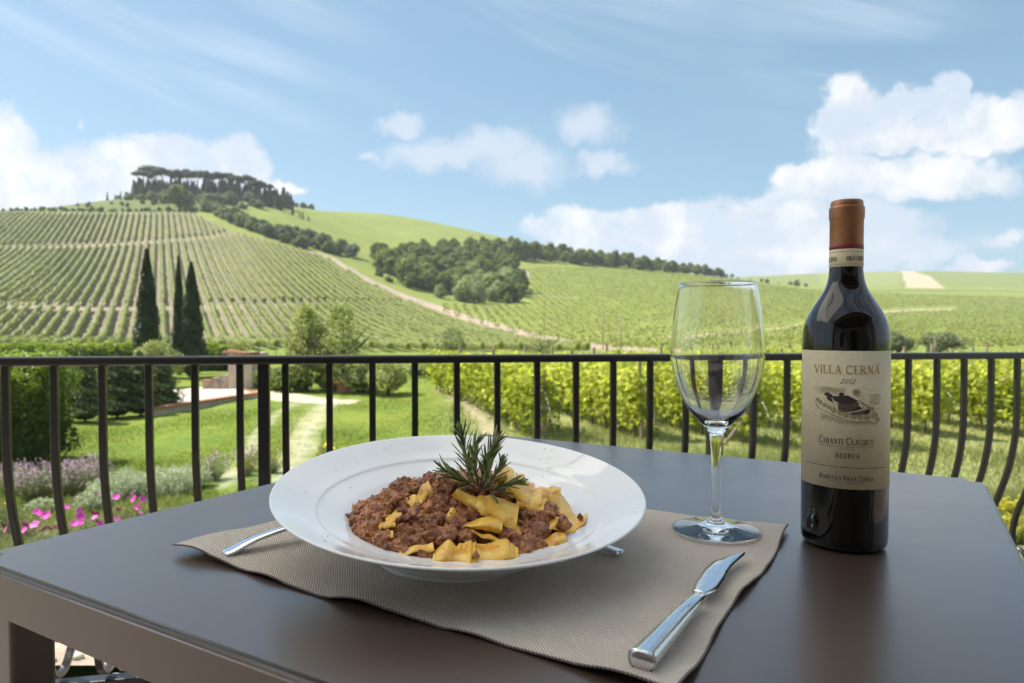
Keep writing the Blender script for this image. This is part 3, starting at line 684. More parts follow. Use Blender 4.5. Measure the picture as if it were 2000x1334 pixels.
# ------------------------------------------------------------------ cypress trio, garden trees, hedges
def garden():
    big = [cypress_mesh(7.6, .82, 5200, .16, M['cypress'], rag=.13) for _ in range(3)]
    for k, (x, top, wpx, D, lb) in enumerate([(288, 492, 50, 40, 'tall dark cypress, broadest of the three and standing apart'), (350, 505, 27, 43, 'slim dark cypress squeezed behind the wider one beside it'), (375, 517, 48, 40, 'wide dark cypress in front of the slim one, shortest of the three')]):
        X = (x-1000)/F*D; z = float(terr(X, D)); H = EYE-(top-HOR)/F*D-z
        o = emp('cypress_tree', (X, D, z), lb, 'cypress', 'three garden cypresses'); w = wpx/F*D/1.40; o.scale = (w, w, H/7.6)
        link('crown', big[k], o); link('trunk', cyp_t, o)
    def tree(nm, x, basey, topy, R_, n, L, mt, lb, cat='tree', D=None, core=None, lob=14, z0=.25, fl=.8, nt=5, base=.38):
        D = D or 4020/(basey-HOR); X = (x-1000)/F*D; z = float(terr(X, D)); H = EYE-(topy-HOR)/F*D-z
        o = emp(nm, (X, D, z), lb, cat)
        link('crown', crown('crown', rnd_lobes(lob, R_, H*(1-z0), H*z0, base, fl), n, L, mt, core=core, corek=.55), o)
        link('trunk', trunk_mesh('trunk', H*.7, .035*H**.6+.02, rng.uniform(-.2, .2), nt, R_*.7), o)
        return o
    tree('young_tree', 598, 762, 590, 1.8, 3300, .15, M['light_tree'], 'loose leafy light green tree behind the gravel turn', lob=90, base=.18, nt=9, z0=.1)
    tree('young_tree', 668, 765, 588, 1.9, 2600, .14, M['light_tree'], 'airy taller tree with thin branches beside the brick box', lob=100, base=.16, nt=10, z0=.1)
    tree('young_tree', 632, 758, 640, 1.6, 3000, .17, M['light_tree'], 'bushy low tree between the two airy trees', lob=14)
    tree('young_tree', 758, 770, 690, 1.25, 2600, .13, M['light_tree'], 'small drooping tree at the far edge of the lawn', lob=12, z0=.1)
    tree('bare_shrub', 880, 715, 634, 2.1, 1500, .14, M['willow'], 'sparse grey green shrub showing its thin branches', 'shrub', lob=30, base=.17, nt=12)
    tree('bare_shrub', 1055, 712, 650, 2.1, 900, .14, M['willow'], 'wispy low shrub in front of the dirt road', 'shrub', lob=26, base=.17, nt=12)
    tree('olive_tree', 1745, 690, 645, 3.6, 4200, .26, M['olive'], 'soft grey olive tree beside the bottle, left of the pair', 'olive tree', D=84, core=M['core_green'], z0=.02, lob=26, base=.26)
    tree('olive_tree', 1838, 690, 644, 3.4, 4200, .26, M['olive'], 'grey olive tree beyond the vines with a pole before it', 'olive tree', D=82, core=M['core_green'], z0=.02, lob=26, base=.26)
    tree('bush', 1318, 712, 672, 1.5, 1500, .16, M['wood'], 'dark bush behind the vines just past the glass', 'bush', D=60, core=M['core'], z0=.02)
    tree('young_tree', 308, 745, 664, 1.35, 3200, .13, M['light_tree'], 'bright green small tree growing in front of the cypresses', lob=13, D=34)
    tree('young_tree', 472, 750, 657, .9, 1500, .13, M['light_tree'], 'little bright tree peeping over the roofed wall end', D=38)
    for x, by, ty, r, lb in [(163, 823, 694, .62, 'young conifer nearest the big hedge'), (226, 811, 700, .66, 'young feathery conifer second from the big hedge'), (272, 808, 696, .55, 'young conifer with thin top before the paving'), (314, 800, 698, .55, 'slim young conifer at the end of its row')]:
        D = 4020/(by-HOR); X_ = (x-1000)/F*D; z_ = float(terr(X_, D)); H_ = EYE-(ty-HOR)/F*D-z_; o = emp('young_conifer', (X_, D, z_), lb, 'conifer')
        link('crown', cypress_mesh(H_, r*1.15, 2400, .11, M['conifer'], rag=.45), o); link('trunk', trunk_mesh('trunk', .5, .04, 0, 0), o)
    for x, by, ty, r, D_, lb in [(565, 765, 712, 1.3, None, 'dark low bush behind the gravel turn'), (520, 764, 716, 1.0, None, 'dark bush beside the roofed wall end'), (645, 762, 722, 1.0, None, 'dense dark bush right behind the brick box'), (705, 765, 715, 1.4, None, 'leafy bush beside the brick box'), (700, 740, 706, 1.6, None, 'wide bush behind the small lawn tree'), (820, 735, 706, 1.8, None, 'low green bush near the first vine row'), (958, 720, 700, 2.0, None, 'low green bush behind the first vines'), (1180, 716, 698, 2.4, None, 'low green bush behind the middle vines')]:
        tree('bush', x, by, ty, r, 1800, .17, M['wood'] if 'dark' in lb else M['light_tree'], lb, 'bush', core=M['core_green'], z0=.02)
    # clipped hedges
    def hedge(nm, x0, y0, x1, y1, h, w, n, L, lb, core=M['core']):
        d = Vector((x1-x0, y1-y0, 0)); ln = d.length; d.normalize(); nr = Vector((-d.y, d.x, 0)); z0 = float(terr((x0+x1)/2, (y0+y1)/2))
        o = emp(nm, (x0, y0, z0), lb, 'hedge')
        face = rng.choice(4, n, p=[.40, .08, .44, .08]); u = rng.uniform(0, ln, n); v = rng.uniform(0, 1, n)
        v2 = rng.uniform(0, 1, n); u = np.where(face == 3, ln, u); off = np.where(face == 0, -w/2, np.where(face == 1, w/2, (v-.5)*w)); zz = np.where(face == 2, h, np.where(face == 3, v2*h, v*h)); rnd = np.clip((zz/h-.8)/.2, 0, 1)**2*.25; off = off*(1-rnd*.6)
        nn = np.array([[-nr.x, -nr.y, .2], [nr.x, nr.y, .2], [0, 0, 1.], [d.x, d.y, .2]])[face]
        bump = .09*np.sin(u*3.1+zz*4)+.07*rng.normal(size=n)+.07*np.sin(u*7.3+1)+.05*np.sin(zz*9+u*5)
        P = np.stack([d.x*u+nr.x*off, d.y*u+nr.y*off, zz], 1)+nn*bump[:, None]
        near = np.clip(.25+.8*(zz/h)**2+.16*rng.normal(size=n), 0, 1)      # leaves lighten upward: sunlit top and shaded sides put into the colour
        V, Q, a = leafquads(P, nn+rng.normal(0, .5, (n, 3)), rng.uniform(.7, 1.3, n)*L, L*.65, near)
        link('foliage', mesh('hedge_leaves', V, Q, M['hedge'], False, attr=a), o)
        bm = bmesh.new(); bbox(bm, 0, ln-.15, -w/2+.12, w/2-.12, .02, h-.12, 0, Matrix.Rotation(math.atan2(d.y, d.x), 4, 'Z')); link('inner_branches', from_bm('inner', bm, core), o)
    hedge('garden_hedge', -16.5, 14.4, -10.25, 15.5, 2.12, 1.5, 26000, .085, 'dense garden hedge with bright yellow green top, near the lavender')
    hedge('garden_hedge', -70, 48.5, -25.6, 48.5, 1.60, 1.6, 22000, .22, 'long clipped hedge at the foot of the hill vineyard')
    hedge('garden_hedge', -23.2, 47, -18.6, 47, 1.62, 1.5, 3500, .22, 'short piece of clipped hedge between cypresses and roofed wall')
    # sill wall end, low wall, paved apron, brick box
    D = 32.2; z = -2.05
    def X(x, d=D): return (x-1000)/F*d
    o = emp('garden_wall', (X(445), D, z), 'pale plastered wall end with a small sloping tiled roof', 'wall')
    bm = bmesh.new(); bbox(bm, 0, X(492)-X(445), 0, .5, 0, 1.72, .01); link('wall_end', from_bm('wall_end', bm, M['plaster']), o)
    bm = bmesh.new(); bbox(bm, .03, X(492)-X(445)-.35, .5, 3.2, 0, 1.70, .01); link('wall_return', from_bm('wall_return', bm, M['plaster']), o)
    for k in range(8):
        V, Fc = tube([(-.12+k*.19, -.12, 1.80-.022*k), (-.12+k*.19, .66, 1.84-.022*k)], .085, 8); link('roof_tile', mesh('roof_tile', V, Fc, M['tile'], True), o)
    bm = bmesh.new(); bbox(bm, -.2, X(492)-X(445)+.22, -.14, .68, 1.68, 1.73, .005, Matrix.Rotation(R(-2.0), 4, 'Y')@Matrix.Translation((0, 0, .04))); link('roof_board', from_bm('roof_board', bm, M['post']), o)
    o = emp('low_wall', (X(392), D+.1, z), 'low pinkish stone wall stepping up to the plastered wall end', 'wall')
    for a, b_, h in [(0, .45, .42), (.45, .8, .6), (.8, 1.25, .72)]:
        bm = bmesh.new(); bbox(bm, a+.005, b_-.005, 0, .3, 0, h, .02); link('stone_course', from_bm('stone_course', bm, M['stone']), o)
    bm = bmesh.new(); bbox(bm, -.03, .44, -.03, .33, .425, .48, .01); link('coping_tile', from_bm('coping', bm, M['tile']), o)
    # apron
    A_ = [onz(300, 797, z+.22), onz(503, 767, z+.22), onz(470, 759, z+.22), onz(250, 763, z+.22)]
    o = tag(emp('paved_apron', (0, 0, 0)), 'pale paved apron edged with brick before the low wall', 'paving')
    V = [tuple(p) for p in A_]+[(p.x, p.y, z-.3) for p in A_]
    link('slab', mesh('slab', V, [(0, 1, 2, 3), (0, 4, 5, 1), (1, 5, 6, 2), (2, 6, 7, 3), (3, 7, 4, 0)], M['paving']), o)
    a, b_ = A_[0], A_[1]; n = 24; L_ = (b_-a).length/n; dr = (b_-a).normalized(); bm = bmesh.new(); bbox(bm, .01, L_-.01, -.08, .16, -.06, .03, .008); bme = from_bm('brick', bm, M['tile'])
    for k in range(n):
        q = link('brick', bme, o, a+dr*(k*L_)); q.rotation_euler = (0, 0, math.atan2(dr.y, dr.x))
    a, b_ = A_[1], A_[2]; n = 6; L_ = (b_-a).length/n; dr = (b_-a).normalized()
    for k in range(n):
        q = link('brick', bme, o, a+dr*(k*L_)+Vector((0, 0, .001))); q.rotation_euler = (0, 0, math.atan2(dr.y, dr.x)); q.scale = (min(1, L_/.3), .8, 1)
    # brick box
    D = 31.5; o = emp('brick_box', (X(656, D), D, -2.07), 'small reddish brick box with a tiled lid at the edge of the lawn', 'brick box')
    bm = bmesh.new(); bbox(bm, .16, .78, .02, .58, 0, .42); link('box_core', from_bm('core', bm, M['stone']), o)
    bm = bmesh.new(); bbox(bm, 0, .2, 0, .1, 0, .066, .006); bme = from_bm('brick', bm, M['tile'])
    for r_ in range(6):
        for k in range(4):
            q = link('brick', bme, o, (.02+k*.207+(.06 if r_ % 2 else 0)-.02, rng.uniform(-.006, .006), r_*.074))
        for k in range(2):
            q = link('brick', bme, o, (.86+(.03 if r_ % 2 else 0), .12+k*.22, r_*.074)); q.rotation_euler = (0, 0, math.pi/2)
    for k in range(5):
        V, Fc = tube([(-.02+k*.2, -.08, .46), (-.02+k*.2, .62, .54)], .10, 8); link('lid_tile', mesh('lid_tile', V, Fc, M['tile'], True), o)
    # poles
    for x, ty, by, D, lb in [(1213, 612, 0, 92, 'thin grey pole standing near the dirt road bend'), (953, 577, 640, 170, 'thin grey pole at the lower side of the dirt road'), (1063, 585, 652, 150, 'thin grey pole in the bright field over the road'), (1826, 655, 0, 78, 'thin pole in front of the grey olive tree'), (1178, 605, 0, 112, 'faint thin pole beside the road on the bright field')]:
        Xp = X(x, D); z0 = float(terr(Xp, D)); zt = EYE-(ty-HOR)/F*D
        A = Acc(); A.add(*tube([(0, 0, -.2), (0, 0, (zt-z0)*.5), (.02, 0, zt-z0)], [.09, .08, .06], 8)); A.add(*tube([(-.25, 0, zt-z0-.25), (.25, 0, zt-z0-.25)], .03, 6))
        tag(link('utility_pole', A.mesh('pole', M['post']), None, (Xp, D, z0)), lb, 'pole')
garden()

# ------------------------------------------------------------------ vines by the lawn
def near_vines():
    dx, dy = -.2985, 1.0; k_ = math.hypot(dx, dy); dx /= k_; dy /= k_; nx, ny = dy, -dx
    bm = bmesh.new(); bbox(bm, -.045, .045, -.045, .045, -.1, 2.2, .012); post = from_bm('post', bm, M['post'], False)
    where = ['vine row nearest the lawn, its end post short and stout', 'second vine row from the lawn', 'third vine row from the lawn, ending behind the glass', 'fourth vine row from the lawn, its end hidden by the bottle', 'fifth vine row from the lawn, showing beside the bottle label',
             'sixth vine row from the lawn with a braced end post', 'seventh vine row from the lawn', 'eighth vine row from the lawn, reaching the picture edge', 'ninth vine row from the lawn, far side', 'tenth vine row from the lawn, far side', 'eleventh vine row from the lawn, furthest of all', 'twelfth vine row from the lawn, beyond the furthest post', 'thirteenth vine row from the lawn, last of the block']
    for r in range(13):
        x0 = .8+2.6*r; y0 = 17.9-.9*(1 if r in (2, 3) else 0)+rng.uniform(-.2, .2)+(.6 if r > 4 else 0); Ln = 15+rng.uniform(-.5, .5)
        z0 = float(terr(x0, y0)); o = emp('vine_row', (x0, y0, z0), where[r], 'vine row', 'vine rows beside the lawn')
        n = int(12500 if r < 7 else 8000); 
        u = rng.uniform(-.25, Ln, n); 
        dens = .5+.5*np.sin(u*5.2+r)*np.sin(u*2.3+1.7*r)
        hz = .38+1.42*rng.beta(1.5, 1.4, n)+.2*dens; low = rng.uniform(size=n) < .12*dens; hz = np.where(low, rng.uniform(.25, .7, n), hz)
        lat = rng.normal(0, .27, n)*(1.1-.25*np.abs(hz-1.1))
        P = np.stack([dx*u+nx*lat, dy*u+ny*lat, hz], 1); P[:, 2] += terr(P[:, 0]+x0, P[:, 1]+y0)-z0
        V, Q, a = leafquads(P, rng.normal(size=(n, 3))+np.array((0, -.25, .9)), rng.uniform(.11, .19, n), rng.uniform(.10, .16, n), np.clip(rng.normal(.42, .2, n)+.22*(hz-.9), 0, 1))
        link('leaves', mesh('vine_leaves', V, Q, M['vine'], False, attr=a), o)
        A = Acc()
        nt = int(Ln/1.0)
        for t in range(nt):
            ub = .35+t*1.0+rng.uniform(-.12, .12); b0 = Vector((dx*ub, dy*ub, float(terr(x0+dx*ub, y0+dy*ub))-z0-.05)); B = Acc()
            lean = Vector((rng.uniform(-.12, .12), rng.uniform(-.15, .15), 0))
            pts = [b0, b0+Vector((.02, .03, .3))+lean*.4, b0+Vector((-.02, 0, .6))+lean, b0+lean+Vector((0, 0, .78))]
            B.add(*tube(pts, [.035, .028, .024, .02], 6))
            for sgn in (-1, 1): B.add(*tube([pts[-1], pts[-1]+Vector((dx*sgn*.25, dy*sgn*.25, .08)), pts[-1]+Vector((dx*sgn*.48, dy*sgn*.48, .06))], [.018, .013, .008], 5))
            link('vine_trunk', B.mesh('vine_trunk', M['bark']), o)
        for t, ub in enumerate((0, 5, 10, Ln)):
            q = link('post', post, o, (dx*ub, dy*ub, float(terr(x0+dx*ub, y0+dy*ub))-z0)); q.rotation_euler = (rng.uniform(-.03, .03), rng.uniform(-.03, .03), rng.uniform(0, 1))
            if r == 0 and t == 0: q.scale = (1.7, 1.7, .86)
        if r in (5, 2, 7):
            V2, F2 = tube([(-.75*1, -.1, .0 if r == 2 else 1.55), (-.02, 0, .95 if r == 2 else 1.93)], .04, 8); link('brace', mesh('brace', V2, F2, M['post'], True), o)
        for hw in (.8, 1.25, 1.65):
            A.add(*tube([(0, 0, hw), (dx*Ln/2, dy*Ln/2, hw-.03), (dx*Ln, dy*Ln, hw)], .004, 4))
        A.add(*tube([(0, 0, 1.6), (-dx*1.3, -dy*1.3, 0)], .006, 4))
        link('wire', A.mesh('wires', M['wire']), o)
near_vines()

# ------------------------------------------------------------------ lawn, meadow, flower bed
def blades(n, pxr, dr, L, W, mt, name, lb, cat, keep=None, vmean=.5, lean=.5):
    D = 1/(rng.uniform(1/dr[1], 1/dr[0], n)); px = rng.uniform(*pxr, n)
    X = (px-1000)/F*D; ok = np.ones(n, bool) if keep is None else keep(px, gy(px, D), X, D)
    X, D = X[ok], D[ok]; n = len(X); z = terr(X, D)-.01
    l = rng.uniform(*L, n)*(.7+.5*np.sin(X*.9)*np.cos(D*.7)); w = rng.uniform(*W, n)*(1+D/60); a = rng.uniform(0, 6.28, n); t = rng.normal(0, lean, (n, 2))
    B = np.stack([np.cos(a), np.sin(a), np.zeros(n)], 1); P = np.stack([X, D, z], 1)
    V = np.stack([P-B*w[:, None], P+B*w[:, None], P+np.stack([t[:, 0]*l, t[:, 1]*l, l], 1)], 1).reshape(-1, 3)
    at = np.clip(rng.normal(vmean, .2, n)+.12*np.sin(X*.6+D*.3), 0, 1)
    o = link(name, mesh(name, V, np.arange(n*3).reshape(-1, 3), mt, False, attr=np.repeat(at, 3))); tag(o, lb, cat, kind='stuff')
def on_track(px, py):
    c = np.zeros(px.shape, bool)
    for poly, w in (([(782, 640), (810, 622), (850, 598), (905, 575), (960, 555)], 32), ([(785, 575), (815, 540), (860, 495), (905, 470), (960, 440)], 15)):
        c |= np.abs(px-np.interp(py, [p[0] for p in poly], [p[1] for p in poly])) < w*(py-HOR)/230
    return (c & (py > 775)) | ((py > 764) & (py < 786) & (px > 495) & (px < 660)) | ((py < 800) & (px > 250) & (px < 500) & (py > 745))
blades(150000, (-150, 905), (9.5, 40), (.04, .10), (.006, .012), M['grass'], 'lawn_grass', 'short bright grass of the lawn behind the railing', 'grass', lambda px, py, X, D: ~on_track(px, py) | (rng.uniform(size=px.shape) < .04))
blades(150000, (880, 2200), (6, 45), (.10, .32), (.005, .011), M['meadow'], 'meadow_grass', 'rough taller grass growing under and before the vines', 'grass', lambda px, py, X, D: ~((np.abs(px-np.interp(py, [762, 785, 830, 870], [858, 905, 950, 975])) < 18) & (py < 880)), lean=.45)
blades(60000, (-200, 1000), (3.2, 11), (.05, .20), (.004, .008), M['meadow'], 'bed_weeds', 'mixed weeds covering the flower bed', 'weeds', vmean=.4, lean=.6)

def flowers():
    def plant(nm, px, py, h, r, n_st, mt, lb, cat, group=None, fl=None, flr=.02, nfl=0, leafL=.04, spread=1.0, flname='flower'):
        D = None
        m = (GD > 2.5) & (GD < 40); Ds = GD[m]; y = gy(np.full(Ds.shape, float(px)), Ds); D = float(Ds[np.where(y <= py)[0][0]]); X = (px-1000)/F*D; z = float(terr(X, D))-.02
        o = emp(nm, (X, D, z), lb, cat, group)
        a = rng.uniform(0, 6.28, n_st); rr = r*np.sqrt(rng.uniform(0, 1, n_st)); hh = h*rng.uniform(.6, 1.05, n_st)*(1-.35*(rr/r)**2)
        tip = np.stack([rr*np.cos(a)*spread, rr*np.sin(a)*spread, hh], 1); base = tip*np.array((.25, .25, 0))
        w = .0035; sd_ = np.stack([-np.sin(a), np.cos(a), 0*a], 1)*w
        V = np.stack([base-sd_, base+sd_, tip], 1).reshape(-1, 3); Fq = [tuple(q) for q in np.arange(n_st*3).reshape(-1, 3).tolist()]
        nl = n_st*9; j = rng.integers(0, n_st, nl); t = rng.uniform(.15, .92, nl)[:, None]
        P = base[j]*(1-t)+tip[j]*t+rng.normal(0, .012, (nl, 3))
        lv, lq, la = leafquads(P, rng.normal(size=(nl, 3))+np.array((0, 0, .3)), rng.uniform(.7, 1.4, nl)*leafL, leafL*.3, np.clip(rng.normal(.5, .22, nl), 0, 1))
        Fq += [tuple(int(i)+len(V) for i in q) for q in lq]
        link('foliage', mesh('plant_foliage', np.concatenate([V, lv]), Fq, mt, False, attr=np.concatenate([np.full(len(V), .4), la])), o)
        return o, tip
    def spikes(o, tip, mt, nm, L=.05, w=.012, frac=1.0, n=5):
        k = int(len(tip)*frac); P = np.repeat(tip[:k], n, 0)+np.stack([rng.normal(0, w*.6, k*n), rng.normal(0, w*.6, k*n), rng.uniform(-.2, 1, k*n)*L], 1)
        V, Q, a = leafquads(P, rng.normal(size=(k*n, 3)), w*1.8, w*1.4, np.full(k*n, .5))
        c = link(nm, mesh(nm, V, Q, mt), o); c['kind'] = 'stuff'
    # petal flower
    def bloom(mt, r=.032, name='bloom', npet=5):
        A = Acc()
        for k in range(npet):
            a = k*2*math.pi/npet; c, s = math.cos(a), math.sin(a); V = []
            for (u, v, z) in [(0, 0, 0), (.5, -.38, .12), (.95, -.30, .22), (1.05, 0, .2), (.95, .30, .22), (.5, .38, .12)]: V.append((r*(u*c-v*s), r*(u*s+v*c), r*z))
            A.add(V, [(0, 1, 2, 3), (0, 3, 4, 5)])
        me = A.mesh(name, mt, False); 
        V, Fc = tube([(0, 0, 0), (0, 0, r*.3)], [r*.18, r*.1], 6); return me
    pk, yl, wh = bloom(M['pink'], .036), bloom(M['yellow'], .035, npet=6), bloom(M['petal_white'], .03)
    for px, py, lb in [(70, 985, 'tall lavender bush with faded pink flower heads nearest the big hedge'), (140, 975, 'lavender bush with pale pink heads, middle of the clump'), (25, 965, 'lavender bush tucked against the big hedge'), (175, 950, 'lavender bush with sparse pink heads at the lawn side')]:
        o, tip = plant('lavender_bush', px, py, .62, .36, 420, M['lav_leaf'], lb, 'lavender', 'lavender bushes'); spikes(o, tip, M['lavender'], 'flower_heads', .06, .012, .75)
    for px, py, h, r, lb in [(235, 985, .55, .5, 'silvery feathery bush beside the lavender'), (325, 975, .55, .55, 'silvery feathery bush in the middle of the flower bed'), (365, 955, .5, .45, 'silvery bush behind the table edge'), (180, 1010, .38, .26, 'small silvery bush before the lavender'), (75, 1005, .22, .18, 'low round silvery cushion plant')]:
        o, tip = plant('silver_bush', px, py, h, r, 700, M['silver'], lb, 'bush', 'silvery bushes', leafL=.06)
    for px, py, lb in [(415, 940, 'thin lilac flowered plant near the silvery bushes'), (480, 925, 'thin lilac flowered plant closest to the gravel track')]:
        o, tip = plant('lilac_plant', px, py, .55, .3, 130, M['lav_leaf'], lb, 'flowers', 'lilac flowered plants'); spikes(o, tip, M['lavender'], 'flower_heads', .04, .018, .5)
    pinks = {0: ((45, 1075), [(150, 1028), (160, 1042), (222, 1028), (285, 1036)]), }
    spots = [((40, 1090), .25, [(42, 1028), (40, 1040), (62, 1027), (80, 1037), (47, 1045), (84, 1008), (67, 1003)]), ((150, 1075), .22, [(140, 981), (122, 992), (152, 1011), (180, 1006), (187, 1023), (153, 1022), (136, 1035)]), ((255, 1045), .25, [(185, 967), (222, 972), (240, 970), (256, 970), (275, 977), (264, 992), (221, 1015)])]
    for k, ((px, py), h, fls) in enumerate(spots):
        o, tip = plant('rock_rose', px, py, .30, .42, 330, M['lav_leaf'], ['low plant with magenta flowers closest to the corner of the terrace', 'low plant with magenta flowers before the silvery bushes', 'low plant with a tight cluster of magenta flowers on top'][k], 'flowers', 'plants with magenta flowers', leafL=.035)
        inv = o.location
        for (fx, fy) in fls:
            D = o.location.y+rng.uniform(-.25, .25); p = Vector(((fx-1000)/F*D, D, EYE-(fy-HOR)/F*D)); q = link('flower', pk, o, p-inv); q.rotation_euler = (rng.uniform(.5, 1.2), rng.uniform(-.4, .4), rng.uniform(0, 6))
        for _ in range(5):
            q = link('flower', pk, o, (rng.uniform(-.35, .35), rng.uniform(-.3, .3), rng.uniform(.2, .32))); q.rotation_euler = (rng.uniform(.3, 1.2), rng.uniform(-.4, .4), rng.uniform(0, 6)); q.scale = (.8,)*3
    for px, py, n, lb in [(5, 1050, 3, 'yellow flowers at the corner of the flower bed'), (530, 930, 10, 'yellow flowers beside the gravel track, taller patch'), (640, 900, 9, 'yellow flowers half hidden by the plate rim'), (478, 935, 4, 'few yellow flowers between lilac ones')]:
        o, tip = plant('yellow_flowers', px, py, .42, .25, 120, M['lav_leaf'], lb, 'flowers', 'yellow flowers of the bed')
        for k in range(n):
            q = link('flower', yl, o, tip[k]*np.array((1, 1, 1))); q.rotation_euler = (rng.uniform(.3, 1.2), rng.uniform(-.4, .4), rng.uniform(0, 6)); q.scale = (1.1,)*3
    for px, py, lb in [(1975, 1010, 'yellow leaved plant behind the far table corner, upper one'), (1985, 1060, 'yellow leaved plant behind the railing by the terrace floor'), (1945, 1045, 'yellow leaved plant peeping past the table edge'), (2030, 1000, 'yellow leaved plant at the very edge of the view')]:
        plant('yellow_plant', px, py, .3, .24, 60, M['ylw_leaf'], lb, 'plant', 'yellow leaved plants', leafL=.07)
    # pebbles on the strip under the railing
    A = Acc()
    for k in range(260):
        x, y = rng.uniform(-3.2, 3.4), rng.uniform(1.75, 3.2); r_ = rng.uniform(.008, .024)
        V, Fc = ico(1, lambda p: Vector((p.x*r_*1.3, p.y*r_, p.z*r_*.6))); z = float(terr(x, y)) if y > 1.97 else 0
        A.add([(v[0]+x, v[1]+y, v[2]+max(z, -.02 if y < 2.3 else z)+.004) for v in V], Fc.tolist())
    tag(link('pebbles', A.mesh('pebbles', simple('pebble', (.62, .56, .48), .8, var=.25, bscale=30))), 'pale pebbles strewn on the earth strip under the railing', 'pebbles', kind='stuff')
flowers()

# ------------------------------------------------------------------ terrace
def terrace():
    m, b = mat('terrace_floor'); tc = b.n('ShaderNodeNewGeometry').outputs['Position']
    nz = b.noise(tc, 7, 8, .65).outputs['Fac']; nf = b.noise(tc, 60, 6, .6).outputs['Fac']
    c = b.mix(b.smooth(nz, .3, .7), (.16, .135, .12), (.25, .215, .19)); c = b.mix(b.smooth(nf, .45, .75, 0, .5), c, (.24, .18, .14))
    bp = b.n('ShaderNodeBump', {'Height': nf, 'Strength': .7, 'Distance': .01}).outputs[0]
    out(b, b.n('ShaderNodeBsdfPrincipled', {'Base Color': c, 'Roughness': .9, 'Specular IOR Level': .2, 'Normal': bp}).outputs[0])
    # level edge of the floor follows the railing
    V = [(-6, -4, .002), (6, -4, .002), (6, 2.95, .002), (-6, .62, .002)]; V += [(x, y, -3.2) for x, y, _ in V]
    tag(link('terrace_floor', mesh('terrace_floor', V, [(0, 1, 2, 3), (0, 4, 5, 1), (1, 5, 6, 2), (2, 6, 7, 3), (3, 7, 4, 0)], m)), kind='structure')
    # house behind the photographer
    o = emp('house', (0, -3.6, 0), 'plastered house front behind the terrace', 'house')
    pl = simple('house_plaster', (.30, .29, .28), .9, bump=.3, bscale=14, var=.12)
    sh = simple('dark_shutter', (.05, .045, .04), .5)
    def wallpiece(x0, x1, z0, z1): bm = bmesh.new(); bbox(bm, x0, x1, -.4, 0, z0, z1); link('wall', from_bm('wall', bm, pl), o)
    wallpiece(-7, -3.2, 0, 5.6); wallpiece(-2.0, -.6, 0, 5.6); wallpiece(.6, 7, 0, 5.6); wallpiece(-3.2, -2.0, 0, .9); wallpiece(-3.2, -2.0, 2.2, 5.6); wallpiece(-.6, .6, 2.3, 5.6)
    bm = bmesh.new(); bbox(bm, -.6, .6, -.3, -.2, 0, 2.3); link('door', from_bm('door', bm, sh), o)
    bm = bmesh.new(); bbox(bm, -3.2, -2.0, -.3, -.2, .9, 2.2); link('window', from_bm('window', bm, sh), o)
    V = [(-7.3, .7, 5.5), (7.3, .7, 5.5), (7.3, -4, 7.2), (-7.3, -4, 7.2)]; V += [(x, y, z+.15) for x, y, z in V]
    link('roof', mesh('roof', V, [(3, 2, 1, 0), (4, 5, 6, 7), (0, 1, 5, 4), (1, 2, 6, 5), (2, 3, 7, 6), (3, 0, 4, 7)], M['tile']), o)
    # unseen roof added to darken the back half of the terrace
    q = emp('added_porch', (0, -1.2, 0), 'unseen timber roof on two posts, added to shade the house front', 'added_porch')
    bm = bmesh.new(); bbox(bm, -2.7, 2.4, -2.3, .1, 2.66, 2.78, .01); link('roof', from_bm('shade_roof', bm, M['bark']), q)
    for x in (-2.5, 2.2):
        bm = bmesh.new(); bbox(bm, x-.09, x+.09, -.09, .09, 0, 2.62, .01); link('post', from_bm('shade_roof_post', bm, M['bark']), q)
    # unseen canopy added to shade the table, translucent to fill it with soft light
    cx, cy, hw, ze, zt = -1.05, 1.17, 1.08, 2.30, 2.60
    o = emp('added_parasol', (2.2, -1.3, 0), 'unseen square canvas on a side pole, added to shade the table', 'added_parasol'); L = Vector((2.2, -1.3, 0))
    m, b = mat('canvas'); tc = b.n('ShaderNodeTexCoord').outputs['Object']; nz = b.noise(tc, 400, 2).outputs['Fac']
    p = b.n('ShaderNodeBsdfPrincipled', {'Base Color': (.62, .62, .62, 1), 'Roughness': .9, 'Normal': b.n('ShaderNodeBump', {'Height': nz, 'Strength': .2, 'Distance': .002}).outputs[0]}).outputs[0]
    t = b.n('ShaderNodeBsdfTranslucent', {'Color': (.95, .92, .86, 1)}).outputs[0]; out(b, b.n('ShaderNodeMixShader', {0: .86, 1: p, 2: t}).outputs[0])
    V = [Vector((cx, cy, zt))-L]+[Vector((cx+a*hw, cy+c*.95, ze))-L for a, c in ((-1, -1), (1, -1), (1, 1), (-1, 1))]
    link('canopy', mesh('canopy', V, [(0, 1, 2), (0, 2, 3), (0, 3, 4), (0, 4, 1)], m), o)
    for q in V[1:]: link('rib', mesh('rib', *tube([V[0]-Vector((0, 0, .03)), q-Vector((0, 0, .03))], .012, 6), M['iron'], True), o)
    link('pole', mesh('pole', *tube([(0, 0, 0), (0, 0, 2.9)], .035, 12), M['iron'], True), o)
    link('arm', mesh('arm', *tube([(0, 0, 2.85), V[0]+Vector((0, 0, .1)), V[0]-Vector((0, 0, .05))], .025, 10), M['iron'], True), o)
    bm = bmesh.new(); bbox(bm, -.4, .4, -.4, .4, 0, .08, .01); link('base', from_bm('base', bm, M['iron']), o)
terrace()

